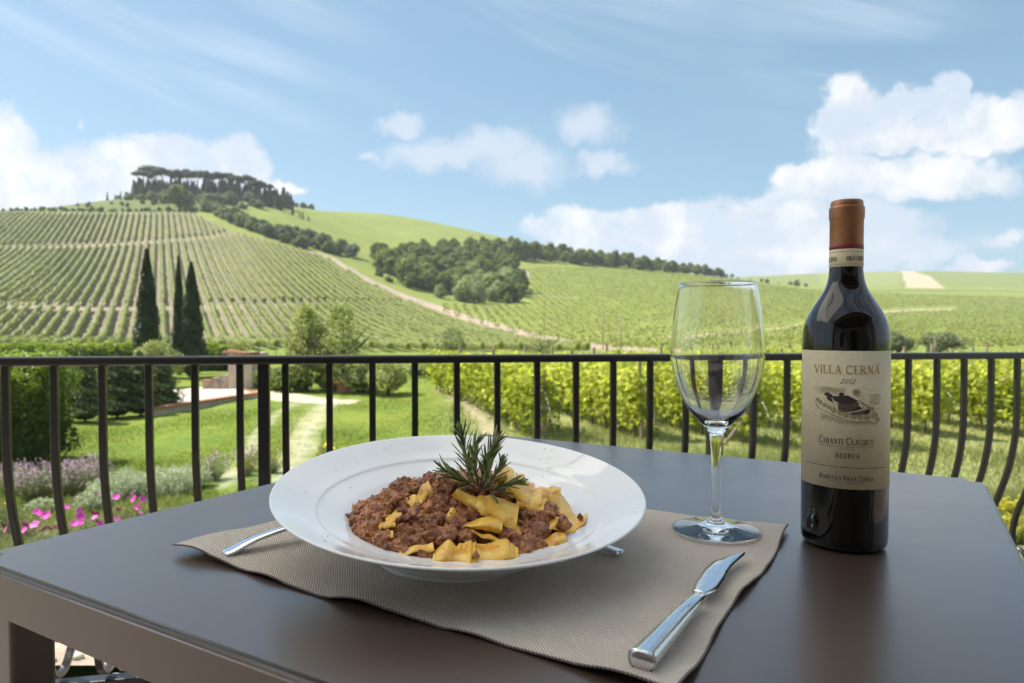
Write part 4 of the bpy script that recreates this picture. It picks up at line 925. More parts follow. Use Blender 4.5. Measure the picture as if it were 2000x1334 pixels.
# ------------------------------------------------------------------ railing
def railing():
    P0 = Vector((-1.45*950/F, 1.45, 0)); P1 = Vector((1.96*960/F, 1.96, 0)); d = (P1-P0).normalized(); nr = Vector((-d.y, d.x, 0))
    def tpos(px): # along-rail distance of a photograph column
        k = (px-1000)/F; return (P0.x-k*P0.y)/(k*d.y-d.x)
    o = emp('railing', P0, 'black wrought iron railing with bellied bars along the terrace', 'railing', rz=math.atan2(d.y, d.x))
    ts = [tpos(x) for x in (10, 105, 199, 290, 380, 468, 557, 643, 727, 810, 892, 971, 1049, 1125, 1198, 1270, 1340, 1408, 1473, 1538, 1600, 1660, 1718, 1775, 1831, 1884, 1937, 1988)]
    st = (ts[-1]-ts[0])/(len(ts)-1); ts = [ts[0]-st*k for k in (3, 2, 1)]+ts+[ts[-1]+st*k for k in range(1, 12)]
    ztop = lambda t: .888-.0035*t
    L0, L1 = ts[0]-.1, ts[-1]+.1
    def bar(y0, y1, z0, z1, name, bev):
        bm = bmesh.new(); bbox(bm, L0, L1, y0, y1, -(z1-z0), 0, bev)
        for v in bm.verts: v.co.z += ztop(v.co.x) if name == 'top_rail' else z1
        return link(name, from_bm(name, bm, M['iron'], False), o)
    bar(-.024, .024, 0, .019, 'top_rail', .005)
    bar(-.012, .020, .172, .186, 'bottom_rail', .003)
    # bar centre line in (outward, height); ends in a scroll
    path = [(0, .872), (0, .78), (0, .70), (.004, .63), (.022, .54), (.05, .46), (.078, .39), (.092, .33), (.088, .28), (.065, .232), (.025, .202), (-.018, .21), (-.042, .25), (-.036, .298), (-.008, .315), (.012, .29), (.004, .272)]
    pts = catmull([(0, a, z) for a, z in path], 5); V, Fc = [], []
    n = len(pts)
    for i, p in enumerate(pts):
        t = (pts[min(i+1, n-1)]-pts[max(i-1, 0)]).normalized(); s = Vector((0, -t.z, t.y)); f = i/(n-1)
        th = .0065 if f < .6 else .0065-.004*(f-.6)/.4; w = .0075
        for a, c in ((-1, -1), (1, -1), (1, 1), (-1, 1)): V.append(p+Vector((w*a, 0, 0))+s*th*c)
    for i in range(n-1):
        for k in range(4): k2 = (k+1) % 4; Fc.append((i*4+k, i*4+k2, i*4+4+k2, i*4+4+k))
    Fc += [(0, 1, 2, 3), tuple((n-1)*4+k for k in (3, 2, 1, 0))]
    bm = bmesh.new(); tmp = mesh('tmp', V, Fc); bm.from_mesh(tmp); bmesh.ops.recalc_face_normals(bm, faces=bm.faces)
    es = [e for e in bm.edges if len(e.link_faces) == 2 and e.calc_face_angle(0) > 1.0]
    bmesh.ops.bevel(bm, geom=es, offset=.0014, segments=1, affect='EDGES')
    bme = from_bm('baluster', bm, M['iron'], False)
    for t in ts:
        q = link('baluster', bme, o, (t, 0, 0)); 
    bm = bmesh.new(); bbox(bm, -.0125, .0125, -.0125, .0125, .0, .871, .002); pm = from_bm('post', bm, M['iron'])
    for x in (515, 1392): link('post', pm, o, (tpos(x), -.001, 0))
railing()

# ------------------------------------------------------------------ table
TT = .75
tA, tB, tC = onz(928, 845, TT), onz(1925, 937, TT), onz(-55, 1093, TT)
def table():
    u = (tB-tA).normalized(); w = Vector((u.y, -u.x, 0)); S1, S2 = (tB-tA).length, (tC-tA).length
    # local frame: origin at corner A, x towards B, y towards C
    o = emp('dining_table', (tA.x, tA.y, 0), 'square dark brown metal table holding the meal', 'table')
    Mx = Matrix(((u.x, w.x, 0, 0), (u.y, w.y, 0, 0), (0, 0, 1, 0), (0, 0, 0, 1)))
    if (tC-tA).dot(w) < 0: Mx = Matrix(((u.x, -w.x, 0, 0), (u.y, -w.y, 0, 0), (0, 0, 1, 0), (0, 0, 0, 1)))
    m, b = mat('brown_powder_coat'); tc = b.n('ShaderNodeTexCoord').outputs['Object']
    f1 = b.noise(tc, 1400, 3, .6).outputs['Fac']; f2 = b.noise(tc, 9, 6, .6).outputs['Fac']
    c = b.mix(f2, (.062, .038, .028), (.072, .046, .035))
    sp_ = b.n('ShaderNodeTexVoronoi', {'Vector': tc, 'Scale': 38.0}, feature='F1').outputs['Distance']; c = b.mix(b.smooth(sp_, .05, .02, 0, .35), c, (.20, .18, .16)); c = b.mix(b.smooth(b.noise(b.v('MULTIPLY', tc, (500, 24, 24)), 1, 3, .6).outputs['Fac'], .70, .76, 0, .22), c, (.22, .19, .17))
    sc_ = b.noise(b.v('MULTIPLY', tc, (30, 400, 30)), 1, 4, .6).outputs['Fac']
    rg = b.smooth(f2, .3, .7, .31, .37); rg = b.m('ADD', rg, b.smooth(sc_, .66, .72, 0, .06))
    bp = b.n('ShaderNodeBump', {'Height': f1, 'Strength': .12, 'Distance': .0002}).outputs[0]
    out(b, b.n('ShaderNodeBsdfPrincipled', {'Base Color': c, 'Roughness': rg, 'Specular IOR Level': .3, 'Coat Weight': 1.0, 'Coat Roughness': .27, 'Coat IOR': 1.5, 'Normal': bp}).outputs[0]); M['table'] = m
    bm = bmesh.new(); bbox(bm, 0, S1, 0, S2, TT-.040, TT)
    ve = [e for e in bm.edges if abs(e.verts[0].co.z-e.verts[1].co.z) > .01]
    bmesh.ops.bevel(bm, geom=ve, offset=.016, segments=6, affect='EDGES')
    te = [e for e in bm.edges if all(abs(v.co.z-TT) < 1e-5 for v in e.verts)]
    bmesh.ops.bevel(bm, geom=te, offset=.005, segments=4, affect='EDGES')
    for v in bm.verts: v.co = Mx @ v.co
    bmesh.ops.recalc_face_normals(bm, faces=bm.faces)
    tm_ = from_bm('tabletop', bm, m, True); tm_.polygons.foreach_set('use_smooth', np.array([p.area < .003 for p in tm_.polygons])); link('tabletop', tm_, o)
    me = o.children[0].data
    a = 0.0185
    for cx, cy in ((.045, .045), (S1-.045, .045), (.0195, S2-.036), (S1-.045, S2-.045)):
        bm = bmesh.new(); bbox(bm, cx-a, cx+a, cy-a, cy+a, 0.002, TT-.041, .003); 
        for v in bm.verts: v.co = Mx @ v.co
        link('leg', from_bm('leg', bm, m), o)
    sm = simple('speck', (.02, .02, .02), .6)
table()

# ------------------------------------------------------------------ placemat
mL, mR, mN = Vector((-.303, .608, 0)), Vector((.275, .673, 0)), Vector((.088, .369, 0)); mK = mL+mR-mN
def mat_z(u, v):
    """lift of the cloth, u from left corner to near corner, v from near side to back"""
    e = min(u, 1-u, v, 1-v)
    z = .0012+.0010*math.sin(u*9+v*4)+.0010*math.sin(v*11-u*3)+.0006*math.sin(u*23+v*17)
    z = abs(z)
    ed = math.exp(-v/.07)                     # the near-left hem ripples
    z += ed*(.003*max(0, math.sin(u*13.5+.6))+.002*max(0, math.sin(u*29)))
    er = math.exp(-(1-u)/.06); z += er*(.0025*max(0, math.sin(v*14+1))+.0015*max(0, math.sin(v*31)))
    el_ = math.exp(-u/.08); z += el_*.004*max(0, math.sin(v*9+1.2))
    return z+.0012
def placemat():
    nu, nv = 150, 116; V, UV = [], []
    for i in range(nu+1):
        for j in range(nv+1):
            u, v = i/nu, j/nv
            p = mL+(mN-mL)*u+(mK-mL)*v
            n1 = (mN-mL).normalized(); n2 = (mK-mL).normalized()
            p = p+n2*(.0022*math.sin(u*11)*math.exp(-v*6))+n1*(.0025*math.sin(v*10+1)*math.exp(-(1-u)*6))+n2*(.004*math.sin(u*8)*math.exp(-(1-v)*5))
            V.append((p.x, p.y, TT+mat_z(u, v))); UV.append((u*.458, v*.357))
    idx = np.arange((nu+1)*(nv+1)).reshape(nu+1, nv+1)
    Q = np.stack([idx[:-1, :-1], idx[1:, :-1], idx[1:, 1:], idx[:-1, 1:]], -1).reshape(-1, 4)
    m, b = mat('woven_fabric')
    uv = b.n('ShaderNodeUVMap', uv_map='UVMap').outputs[0]; s = b.n('ShaderNodeSeparateXYZ', {0: uv})
    k = 2*math.pi/.0027
    w_ = b.noise(uv, 30, 3).outputs['Color']; 
    x = b.m('ADD', b.m('MULTIPLY', s.outputs[0], k), b.m('MULTIPLY', b.noise(uv, 25, 2).outputs['Fac'], 1.2)); y = b.m('ADD', b.m('MULTIPLY', s.outputs[1], k), b.m('MULTIPLY', b.noise(uv, 32, 2).outputs['Fac'], 1.2))
    h = b.m('MULTIPLY', b.m('SINE', x), b.m('SINE', y))
    hh = b.m('ADD', h, b.m('MULTIPLY', b.noise(uv, 900, 2).outputs['Fac'], .5))
    c = b.mix(b.smooth(hh, -.45, .75), (.29, .225, .175), (.84, .74, .62))
    c = b.mix(b.smooth(b.noise(uv, 14, 4).outputs['Fac'], .35, .7, 0, .22), c, (.30, .25, .20))
    # hems
    ed = b.m('MINIMUM', b.m('MINIMUM', s.outputs[0], b.m('SUBTRACT', .458, s.outputs[0])), b.m('MINIMUM', s.outputs[1], b.m('SUBTRACT', .357, s.outputs[1])))
    st = b.m('LESS_THAN', b.m('ABSOLUTE', b.m('SUBTRACT', ed, .021)), .0011)
    c = b.mix(b.m('MULTIPLY', st, .55), c, (.50, .46, .40)); c = b.mix(b.m('MULTIPLY', b.m('LESS_THAN', ed, .0012), .8), c, (.10, .07, .07))
    bp = b.n('ShaderNodeBump', {'Height': b.m('SUBTRACT', hh, b.m('MULTIPLY', st, .8)), 'Strength': .8, 'Distance': .0006}).outputs[0]
    out(b, b.n('ShaderNodeBsdfPrincipled', {'Base Color': c, 'Roughness': .75, 'Specular IOR Level': .3, 'Sheen Weight': .2, 'Normal': bp}).outputs[0])
    me = mesh('placemat', V, Q, m, True); uvl = me.uv_layers.new(name='UVMap'); li = np.zeros(len(me.loops), dtype=np.int32); me.loops.foreach_get('vertex_index', li)
    uvl.data.foreach_set('uv', np.array(UV, dtype=np.float32)[li].ravel())
    o = link('placemat', me); tag(o, 'grey beige woven cloth placemat with rippled hems under the plate', 'placemat')
    sm = o.modifiers.new('thickness', 'SOLIDIFY'); sm.thickness = .0011; sm.offset = -1
placemat()
MT = TT+.0045      # top of the cloth

# ------------------------------------------------------------------ plate
PC = Vector((-.045, .612, 0)); PR = .162
def plate_z(r, a, zb):
    k = max(0, (r-.072)/(PR-.072))
    return zb+(k**.62)*(.0185*math.sin(a)-.0065*math.cos(a))
def plate():
    prof_in = [(0, .0125), (.03, .012), (.055, .0120), (.068, .0130), (.080, .0185), (.092, .0265), (.101, .0320), (.106, .0342), (.115, .0368), (.1235, .0396), (.1262, .0416), (.130, .0430), (.138, .0458), (.15, .0512), (.158, .0548), (.1612, .0562)]
    prof_out = [(.1622, .0556), (.162, .0545), (.157, .0512), (.145, .0445), (.125, .0345), (.1, .0245), (.090, .0155), (.084, .0075), (.0812, .004), (.080, .0), (.0755, .0), (.074, .004), (.05, .0065), (0, .0075)]
    def dens(p, n):
        q = catmull([(r, z, 0) for r, z in p], n); return [(max(0, v.x), v.y) for v in q]
    prof = dens(prof_in, 4)+dens(prof_out, 4)
    seg = 144; V, Fc = [], []
    for (r, z) in prof:
        for k in range(seg):
            a = 2*math.pi*k/seg; rr = r*(1+.004*math.sin(2*a+.4)*(r/PR)**3); V.append((rr*math.cos(a), rr*math.sin(a), plate_z(r, a, z)))
    for i in range(len(prof)-1):
        for k in range(seg): k2 = (k+1) % seg; Fc.append((i*seg+k, i*seg+k2, (i+1)*seg+k2, (i+1)*seg+k))
    bm = bmesh.new(); t = mesh('t', V, Fc); bm.from_mesh(t); bmesh.ops.remove_doubles(bm, verts=bm.verts, dist=1e-5); bmesh.ops.recalc_face_normals(bm, faces=bm.faces)
    m, b = mat('white_porcelain'); g = b.n('ShaderNodeTexCoord').outputs['Object']
    nz = b.noise(g, 14, 4).outputs['Fac']; c = b.mix(b.smooth(nz, .35, .75), (.87, .87, .86), (.84, .84, .84))
    out(b, b.n('ShaderNodeBsdfPrincipled', {'Base Color': c, 'Roughness': b.smooth(nz, .5, .62, .07, .16), 'Specular IOR Level': .5, 'Coat Weight': .3, 'Coat Roughness': .04}).outputs[0])
    o = link('plate', from_bm('plate', bm, m, True), None, (PC.x, PC.y, MT)); tag(o, 'wide white porcelain bowl plate with uneven sloping rim, full of pasta', 'plate')
    # dark flecks of pepper on the flange
    A = Acc(); 
    def inz(r): return np.interp(r, [p[0] for p in prof_in], [p[1] for p in prof_in])
    cl = [(2.4, .135, .22, .012, 9), (.95, .137, .13, .008, 11), (3.3, .14, .3, .01, 4), (3.9, .14, .3, .012, 4), (5.6, .135, .35, .014, 3), (.2, .14, .5, .012, 4), (1.5, .14, .8, .012, 4)]
    for a0, r0, da, dr, n in cl:
        for _ in range(n):
            a = a0+rng.normal()*da; r = min(.156, max(.104, r0+rng.normal()*dr)); s = rng.uniform(.00022, .00055)
            V2, F2 = ico(1, lambda p: Vector((p.x*s*1.4, p.y*s, p.z*s*.6))); z = plate_z(r, a, inz(r))+.0003
            A.add([(v[0]+r*math.cos(a)+PC.x, v[1]+r*math.sin(a)+PC.y, v[2]+z+MT) for v in V2], F2.tolist())
    tag(link('pepper_flecks', A.mesh('flecks', simple('pepper', (.12, .10, .07), .7))), 'dark pepper flecks scattered on the white plate rim', 'pepper', kind='stuff')
plate()

# ------------------------------------------------------------------ pasta with meat sauce
def mound(x, y):
    dx, dy = x-PC.x, y-PC.y; r = math.hypot(dx, dy)
    g1 = math.exp(-(((dx+.012)/.058)**2+((dy-.005)/.055)**2)); g2 = math.exp(-(((dx-.045)/.05)**2+((dy-.02)/.05)**2)); g3 = math.exp(-(((dx+.065)/.03)**2+((dy+.005)/.045)**2))
    edge = max(0, 1-(r/.112)**4)
    return MT+.0190+edge*.006+.0365*g1+.025*g2+.012*g3-max(0, r-.09)*.1
def onmound(px, py, lift=0):
    r = ray(px, py).normalized(); best = None
    for i in range(400):
        d = .44+i*.0009; p = Vector((r.x*d, r.y*d, EYE+r.z*d))
        if math.hypot(p.x-PC.x, p.y-PC.y) > .118: continue
        if p.z <= mound(p.x, p.y)+lift: return p
        h = p.z-mound(p.x, p.y)
        if best is None or h < best[0]: best = (h, p)
    return best[1]
def food():
    o = emp('pasta_dish', (PC.x, PC.y, MT), 'heap of wide pasta ribbons with brown minced meat sauce', 'pasta'); O = Vector(o.location)
    # pasta material
    m, b = mat('egg_pasta'); tc = b.n('ShaderNodeTexCoord').outputs['Object']
    n1 = b.noise(tc, 85, 5, .6).outputs['Fac']; n2 = b.noise(tc, 210, 4, .7).outputs['Fac']; n3 = b.noise(tc, 420, 3).outputs['Fac']
    c = b.mix(b.smooth(n1, .35, .68), (.87, .46, .035), (.95, .62, .12)); c = b.mix(b.smooth(b.noise(tc, 60, 4, .6).outputs['Fac'], .50, .68, 0, .8), c, (.66, .26, .03))
    c = b.mix(b.smooth(n2, .62, .70, 0, .85), c, (.36, .11, .02)); c = b.mix(b.smooth(b.noise(tc, 25, 2).outputs['Fac'], .3, .45, .35, 0), c, (.72, .50, .10))
    bp = b.n('ShaderNodeBump', {'Height': n3, 'Strength': .45, 'Distance': .0014}).outputs[0]
    out(b, b.n('ShaderNodeBsdfPrincipled', {'Base Color': c, 'Roughness': b.smooth(n1, .3, .7, .42, .26), 'Specular IOR Level': .55, 'Subsurface Weight': .12, 'Subsurface Radius': (.004, .002, .0008), 'Subsurface Scale': 1.0, 'Normal': bp}).outputs[0]); M['pasta'] = m
    m2, b = mat('minced_meat'); tc = b.n('ShaderNodeTexCoord').outputs['Object']; oi = b.n('ShaderNodeObjectInfo').outputs['Random']
    geo = b.n('ShaderNodeNewGeometry').outputs['Position']
    n1 = b.noise(geo, 130, 5, .65).outputs['Fac']; n2 = b.noise(geo, 520, 5, .65).outputs['Fac']
    x = b.m('ADD', n1, b.m('MULTIPLY', b.m('SUBTRACT', oi, .5), .18))
    c = b.mix(b.smooth(x, .36, .64), (.24, .072, .022), (.66, .255, .075)); c = b.mix(b.smooth(n2, .58, .75, 0, .6), c, (.55, .22, .07)); c = b.mix(b.smooth(n2, .45, .3, 0, .7), c, (.06, .018, .008))
    bp = b.n('ShaderNodeBump', {'Height': n2, 'Strength': .9, 'Distance': .0022}).outputs[0]
    out(b, b.n('ShaderNodeBsdfPrincipled', {'Base Color': c, 'Roughness': b.smooth(n1, .35, .65, .5, .24), 'Specular IOR Level': .6, 'Coat Weight': .25, 'Coat Roughness': .12, 'Normal': bp}).outputs[0]); M['meat'] = m2
    # underlying heap
    V, Fc = [], []; NR, NS = 26, 72
    for i in range(NR+1):
        r = .104*i/NR
        for k in range(NS):
            a = 2*math.pi*k/NS; x, y = PC.x+r*math.cos(a), PC.y+r*math.sin(a); z = mound(x, y)-.004
            z = max(z+.0022*mnoise.fractal(Vector((x*90, y*90, 3)), 1, 2, 3), MT+plate_z(r, a, np.interp(r, [0, .068, .08, .092, .101, .108], [.0125, .013, .0185, .0265, .032, .0345]))-.0012); V.append(Vector((x, y, z))-O)
    for i in range(NR):
        for k in range(NS): k2 = (k+1) % NS; Fc.append((i*NS+k, i*NS+k2, (i+1)*NS+k2, (i+1)*NS+k))
    link('sauce', mesh('sauce', V, Fc, m2, True), o)
    # ribbons: two edges each
    RB = [
     ([(958, 966), (978, 972), (998, 982), (1014, 981)], [(962, 1012), (979, 1022), (994, 1040), (1008, 1037)], .010, .006),
     ([(924, 976), (943, 967), (961, 968)], [(940, 1006), (954, 1012), (967, 1011)], .009, .004),
     ([(905, 1022), (938, 1013), (973, 1008), (983, 1018)], [(910, 1027), (940, 1036), (971, 1041), (979, 1043)], .008, .006),
     ([(922, 1036), (950, 1043), (974, 1050)], [(926, 1042), (950, 1054), (972, 1061)], .006, .003),
     ([(846, 1076), (864, 1064), (879, 1054), (893, 1066), (914, 1074)], [(844, 1098), (869, 1102), (889, 1103), (914, 1101)], .007, .004),
     ([(911, 1056), (929, 1058)], [(913, 1102), (927, 1102)], .012, .004),
     ([(926, 1063), (950, 1060), (989, 1054), (1003, 1074)], [(926, 1102), (953, 1100), (989, 1094), (1006, 1088)], .007, .004),
     ([(1086, 985), (1103, 992), (1124, 1003), (1147, 999)], [(1058, 1038), (1078, 1034), (1108, 1040), (1142, 1022)], .014, .005),
     ([(1050, 1058), (1078, 1044), (1103, 1038)], [(1062, 1071), (1083, 1072), (1108, 1056)], .008, .004),
     ([(1102, 1040), (1116, 1034), (1128, 1031)], [(1106, 1055), (1115, 1052), (1124, 1046)], .006, .002),
     ([(1007, 965), (1035, 961), (1058, 958)], [(1010, 995), (1040, 999), (1058, 990)], .008, .006),
     ([(1056, 956), (1066, 962), (1080, 988)], [(1056, 992), (1062, 996), (1070, 996)], .004, .002),
     ([(1040, 956), (1062, 951), (1090, 952)], [(1042, 972), (1062, 976), (1088, 972)], .006, .004),
     ([(961, 925), (981, 907), (1001, 916), (1006, 935)], [(968, 946), (984, 943), (999, 946), (1007, 950)], .004, .008),
     ([(1000, 934), (1012, 929), (1024, 927), (1029, 942)], [(1004, 957), (1014, 961), (1022, 963), (1030, 962)], .004, .005),
     ([(757, 1008), (770, 999), (785, 996)], [(762, 1022), (772, 1023), (784, 1018)], .006, .002),
     ([(738, 1028), (746, 1020), (756, 1016), (774, 1016)], [(742, 1036), (748, 1033), (757, 1031), (772, 1031)], .014, .002),
     ([(726, 1052), (746, 1043), (768, 1034)], [(729, 1061), (748, 1055), (768, 1048)], .013, .001),
     ([(779, 1075), (813, 1066), (845, 1059)], [(782, 1088), (813, 1080), (848, 1076)], .010, .002),
     ([(812, 968), (824, 948), (836, 938)], [(826, 984), (835, 970), (846, 962)], .008, .003),
     ([(792, 971), (808, 967), (826, 970)], [(799, 986), (810, 993), (822, 994)], .006, .002),
     ([(845, 929), (868, 924), (892, 928)], [(852, 942), (870, 944), (892, 944)], .004, .004),
     ([(880, 990), (890, 996), (905, 1018)], [(870, 1010), (886, 1018), (900, 1026)], .002, .002),
     ([(1005, 1036), (1014, 1026), (1018, 1040)], [(1005, 1062), (1014, 1060), (1020, 1058)], .002, .002),
     ([(1008, 920), (1020, 932), (1044, 944)], [(1010, 944), (1030, 956), (1046, 962)], .000, .004),
     ([(890, 1068), (902, 1060), (913, 1058)], [(892, 1080), (902, 1080), (913, 1078)], .003, .002),
     ([(1064, 958), (1080, 949), (1096, 953)], [(1066, 985), (1082, 984), (1094, 972)], .006, .005),
     ([(1030, 975), (1048, 968), (1064, 976)], [(1034, 1003), (1050, 1006), (1062, 1002)], .009, .005),
     ([(985, 948), (1000, 941), (1018, 946)], [(990, 968), (1002, 972), (1016, 968)], .010, .004),
     ([(1118, 1018), (1132, 1014), (1145, 1003)], [(1114, 1040), (1128, 1036), (1143, 1024)], .007, .003),
     ([(1000, 930), (1035, 958), (1062, 1004)], [(982, 948), (1012, 978), (1036, 1018)], .008, .006),
     ([(1092, 962), (1110, 982), (1120, 1008)], [(1068, 972), (1084, 992), (1094, 1012)], .006, .005),
     ([(893, 956), (922, 966), (948, 988)], [(882, 970), (912, 988), (934, 1006)], .006, .004),
     ([(985, 1072), (998, 1062), (1012, 1068)], [(988, 1096), (1000, 1098), (1012, 1093)], .005, .004),
     ([(752, 1014), (764, 1003), (776, 1003)], [(756, 1032), (768, 1036), (780, 1032)], .004, .003),
    ]
    for A_, B_, lift, bulge in RB:
        view = (Vector((0, 0, EYE))-Vector((PC.x, PC.y, MT+.04))).normalized()
        def edge(E):
            P = [onmound(x, y, 0) for x, y in E]
            # keep neighbouring depths smooth
            ys = [p.y for p in P]; my = sum(ys)/len(ys)
            P = [p.lerp(aty(e[0], e[1], my), .6) for p, e in zip(P, E)]
            return catmull(P, 6) if len(P) > 2 else [P[0].lerp(P[1], i/8) for i in range(9)]
        ea, eb = edge(A_), edge(B_); n = min(len(ea), len(eb)); W = 7
        def samp(e, t): f = t*(len(e)-1); i = min(int(f), len(e)-2); return e[i].lerp(e[i+1], f-i)
        N_ = 20; V = []; ph = rng.uniform(0, 6)
        for i in range(N_+1):
            t = i/N_; a, c = samp(ea, t), samp(eb, t)
            for k in range(W):
                s = k/(W-1); p = a.lerp(c, s)
                r_ = (p-Vector((0, 0, EYE))).normalized()
                bl = bulge*(math.sin(math.pi*s)**.8)*1.2+.0007*math.sin(t*6+ph+s*2)
                V.append(p-r_*(lift*.6+.006+bl)+Vector((0, 0, .0008*math.sin(t*9+ph))))
        nv = len(V); Fc = []
        for i in range(N_):
            for k in range(W-1): Fc.append((i*W+k, i*W+k+1, (i+1)*W+k+1, (i+1)*W+k))
        me = mesh('ribbon', [v-O for v in V], Fc, m, True); q = link('pasta_ribbon', me, o)
        md = q.modifiers.new('thickness', 'SOLIDIFY'); md.thickness = .0012; md.offset = -1; q.modifiers.new('edges', 'EDGE_SPLIT').split_angle = R(38)
    # crumbs of meat
    crumbs = []
    for k in range(8):
        s0 = rng.uniform(0, 50); e = rng.uniform(.65, 1.5, 3)
        V, Fc = ico(3, lambda p: Vector((p.x*e[0], p.y*e[1], p.z*e[2]))*(1+.55*mnoise.fractal(p*1.3+Vector((s0, 0, 0)), 1, 2, 3)+.35*mnoise.noise(p*3.4+Vector((s0, 0, 0)))+.16*mnoise.noise(p*8+Vector((s0, 0, 0)))))
        crumbs.append((V, Fc, mesh('meat_crumb', V, Fc.astype(int), m2, True)))
    def inpoly(x, y, P):
        c = False; j = len(P)-1
        for k in range(len(P)):
            if (P[k][1] > y) != (P[j][1] > y) and x < (P[j][0]-P[k][0])*(y-P[k][1])/(P[j][1]-P[k][1])+P[k][0]: c = not c
            j = k
        return c
    regs = [([(690, 1003), (712, 985), (745, 975), (775, 950), (790, 943), (815, 948), (835, 934), (880, 935), (925, 948), (945, 970), (925, 978), (935, 1000), (945, 1018), (905, 1020), (915, 1036), (935, 1050), (925, 1056), (880, 1052), (850, 1062), (800, 1068), (765, 1088), (735, 1070), (712, 1055), (693, 1030)], 900, .0045),
            ([(1015, 1002), (1045, 995), (1078, 990), (1085, 997), (1068, 1015), (1058, 1040), (1052, 1058), (1065, 1075), (1060, 1085), (1030, 1092), (1003, 1095), (1003, 1075), (985, 1058), (975, 1040), (980, 1020), (990, 1040), (1012, 1042)], 280, .0045),
            ([(795, 1080), (815, 1070), (840, 1080), (848, 1096), (800, 1094)], 34, .004),
            ([(952, 1072), (970, 1066), (988, 1082), (988, 1098), (952, 1098)], 22, .004),
            ([(918, 1038), (934, 1034), (938, 1052), (922, 1058)], 7, .0045),
            ([(955, 950), (990, 948), (1005, 968), (1010, 990), (998, 980), (965, 965)], 46, .004)]
    n_ind = 0; SV, SF = [], []; off = 0
    for P, n, rad in regs:
        xs, ys = [p[0] for p in P], [p[1] for p in P]; k = 0
        while k < n:
            x, y = rng.uniform(min(xs), max(xs)), rng.uniform(min(ys), max(ys))
            if not inpoly(x, y, P): continue
            if rng.uniform() < .97 and any(inpoly(x, y, A_+B_[::-1]) for A_, B_, _, _ in RB): k += .3; continue
            p = onmound(x, y, .003*mnoise.noise(Vector((x*.03, y*.03, 0)))+.001); k += 1
            if math.hypot(p.x-PC.x, p.y-PC.y) > .101: continue
            s = rad*.9*rng.uniform(.4, 1.35)*(1.3 if rng.uniform() < .12 else 1); V, Fc, me = crumbs[rng.integers(0, 8)]
            rot = Matrix.Rotation(rng.uniform(0, 6.28), 4, 'Z') @ Matrix.Rotation(rng.uniform(0, 6.28), 4, 'X')
            if n_ind < 290 and int(k) % 3 == 0:
                q = link('meat_crumb', me, o, p-O+Vector((0, 0, .0015))); q.rotation_euler = rot.to_euler(); q.scale = (s,)*3; n_ind += 1
            else:
                Rm = np.array(rot.to_3x3()); SV.append((V*s)@Rm.T+np.array(p-O)); SF.append(Fc+off); off += len(V)
    # two crumbs lying on the ribbons at the edge
    for x, y, s in [(1101, 1024, .0042), (1090, 1005, .0015), (930, 1085, .0018), (1133, 1010, .0018)]:
        p = aty(x, y, PC.y-.055); q = link('meat_crumb', crumbs[1][2], o, onmound(x, y, .012)-O); q.scale = (s,)*3; n_ind += 1
    t = link('minced_meat', mesh('minced_meat', np.concatenate(SV), np.concatenate(SF), m2, True), o); t['kind'] = 'stuff'
    md = t.modifiers.new('clump', 'REMESH'); md.mode = 'VOXEL'; md.voxel_size = .00075; md.use_smooth_shade = True
    tx = bpy.data.textures.new('grain', 'CLOUDS'); tx.noise_scale = .0022; tx.noise_depth = 3
    md = t.modifiers.new('grain', 'DISPLACE'); md.texture = tx; md.strength = .0022; md.mid_level = .5; md.texture_coords = 'LOCAL'
    print('crumbs', n_ind, 'stuff verts', off)
food()

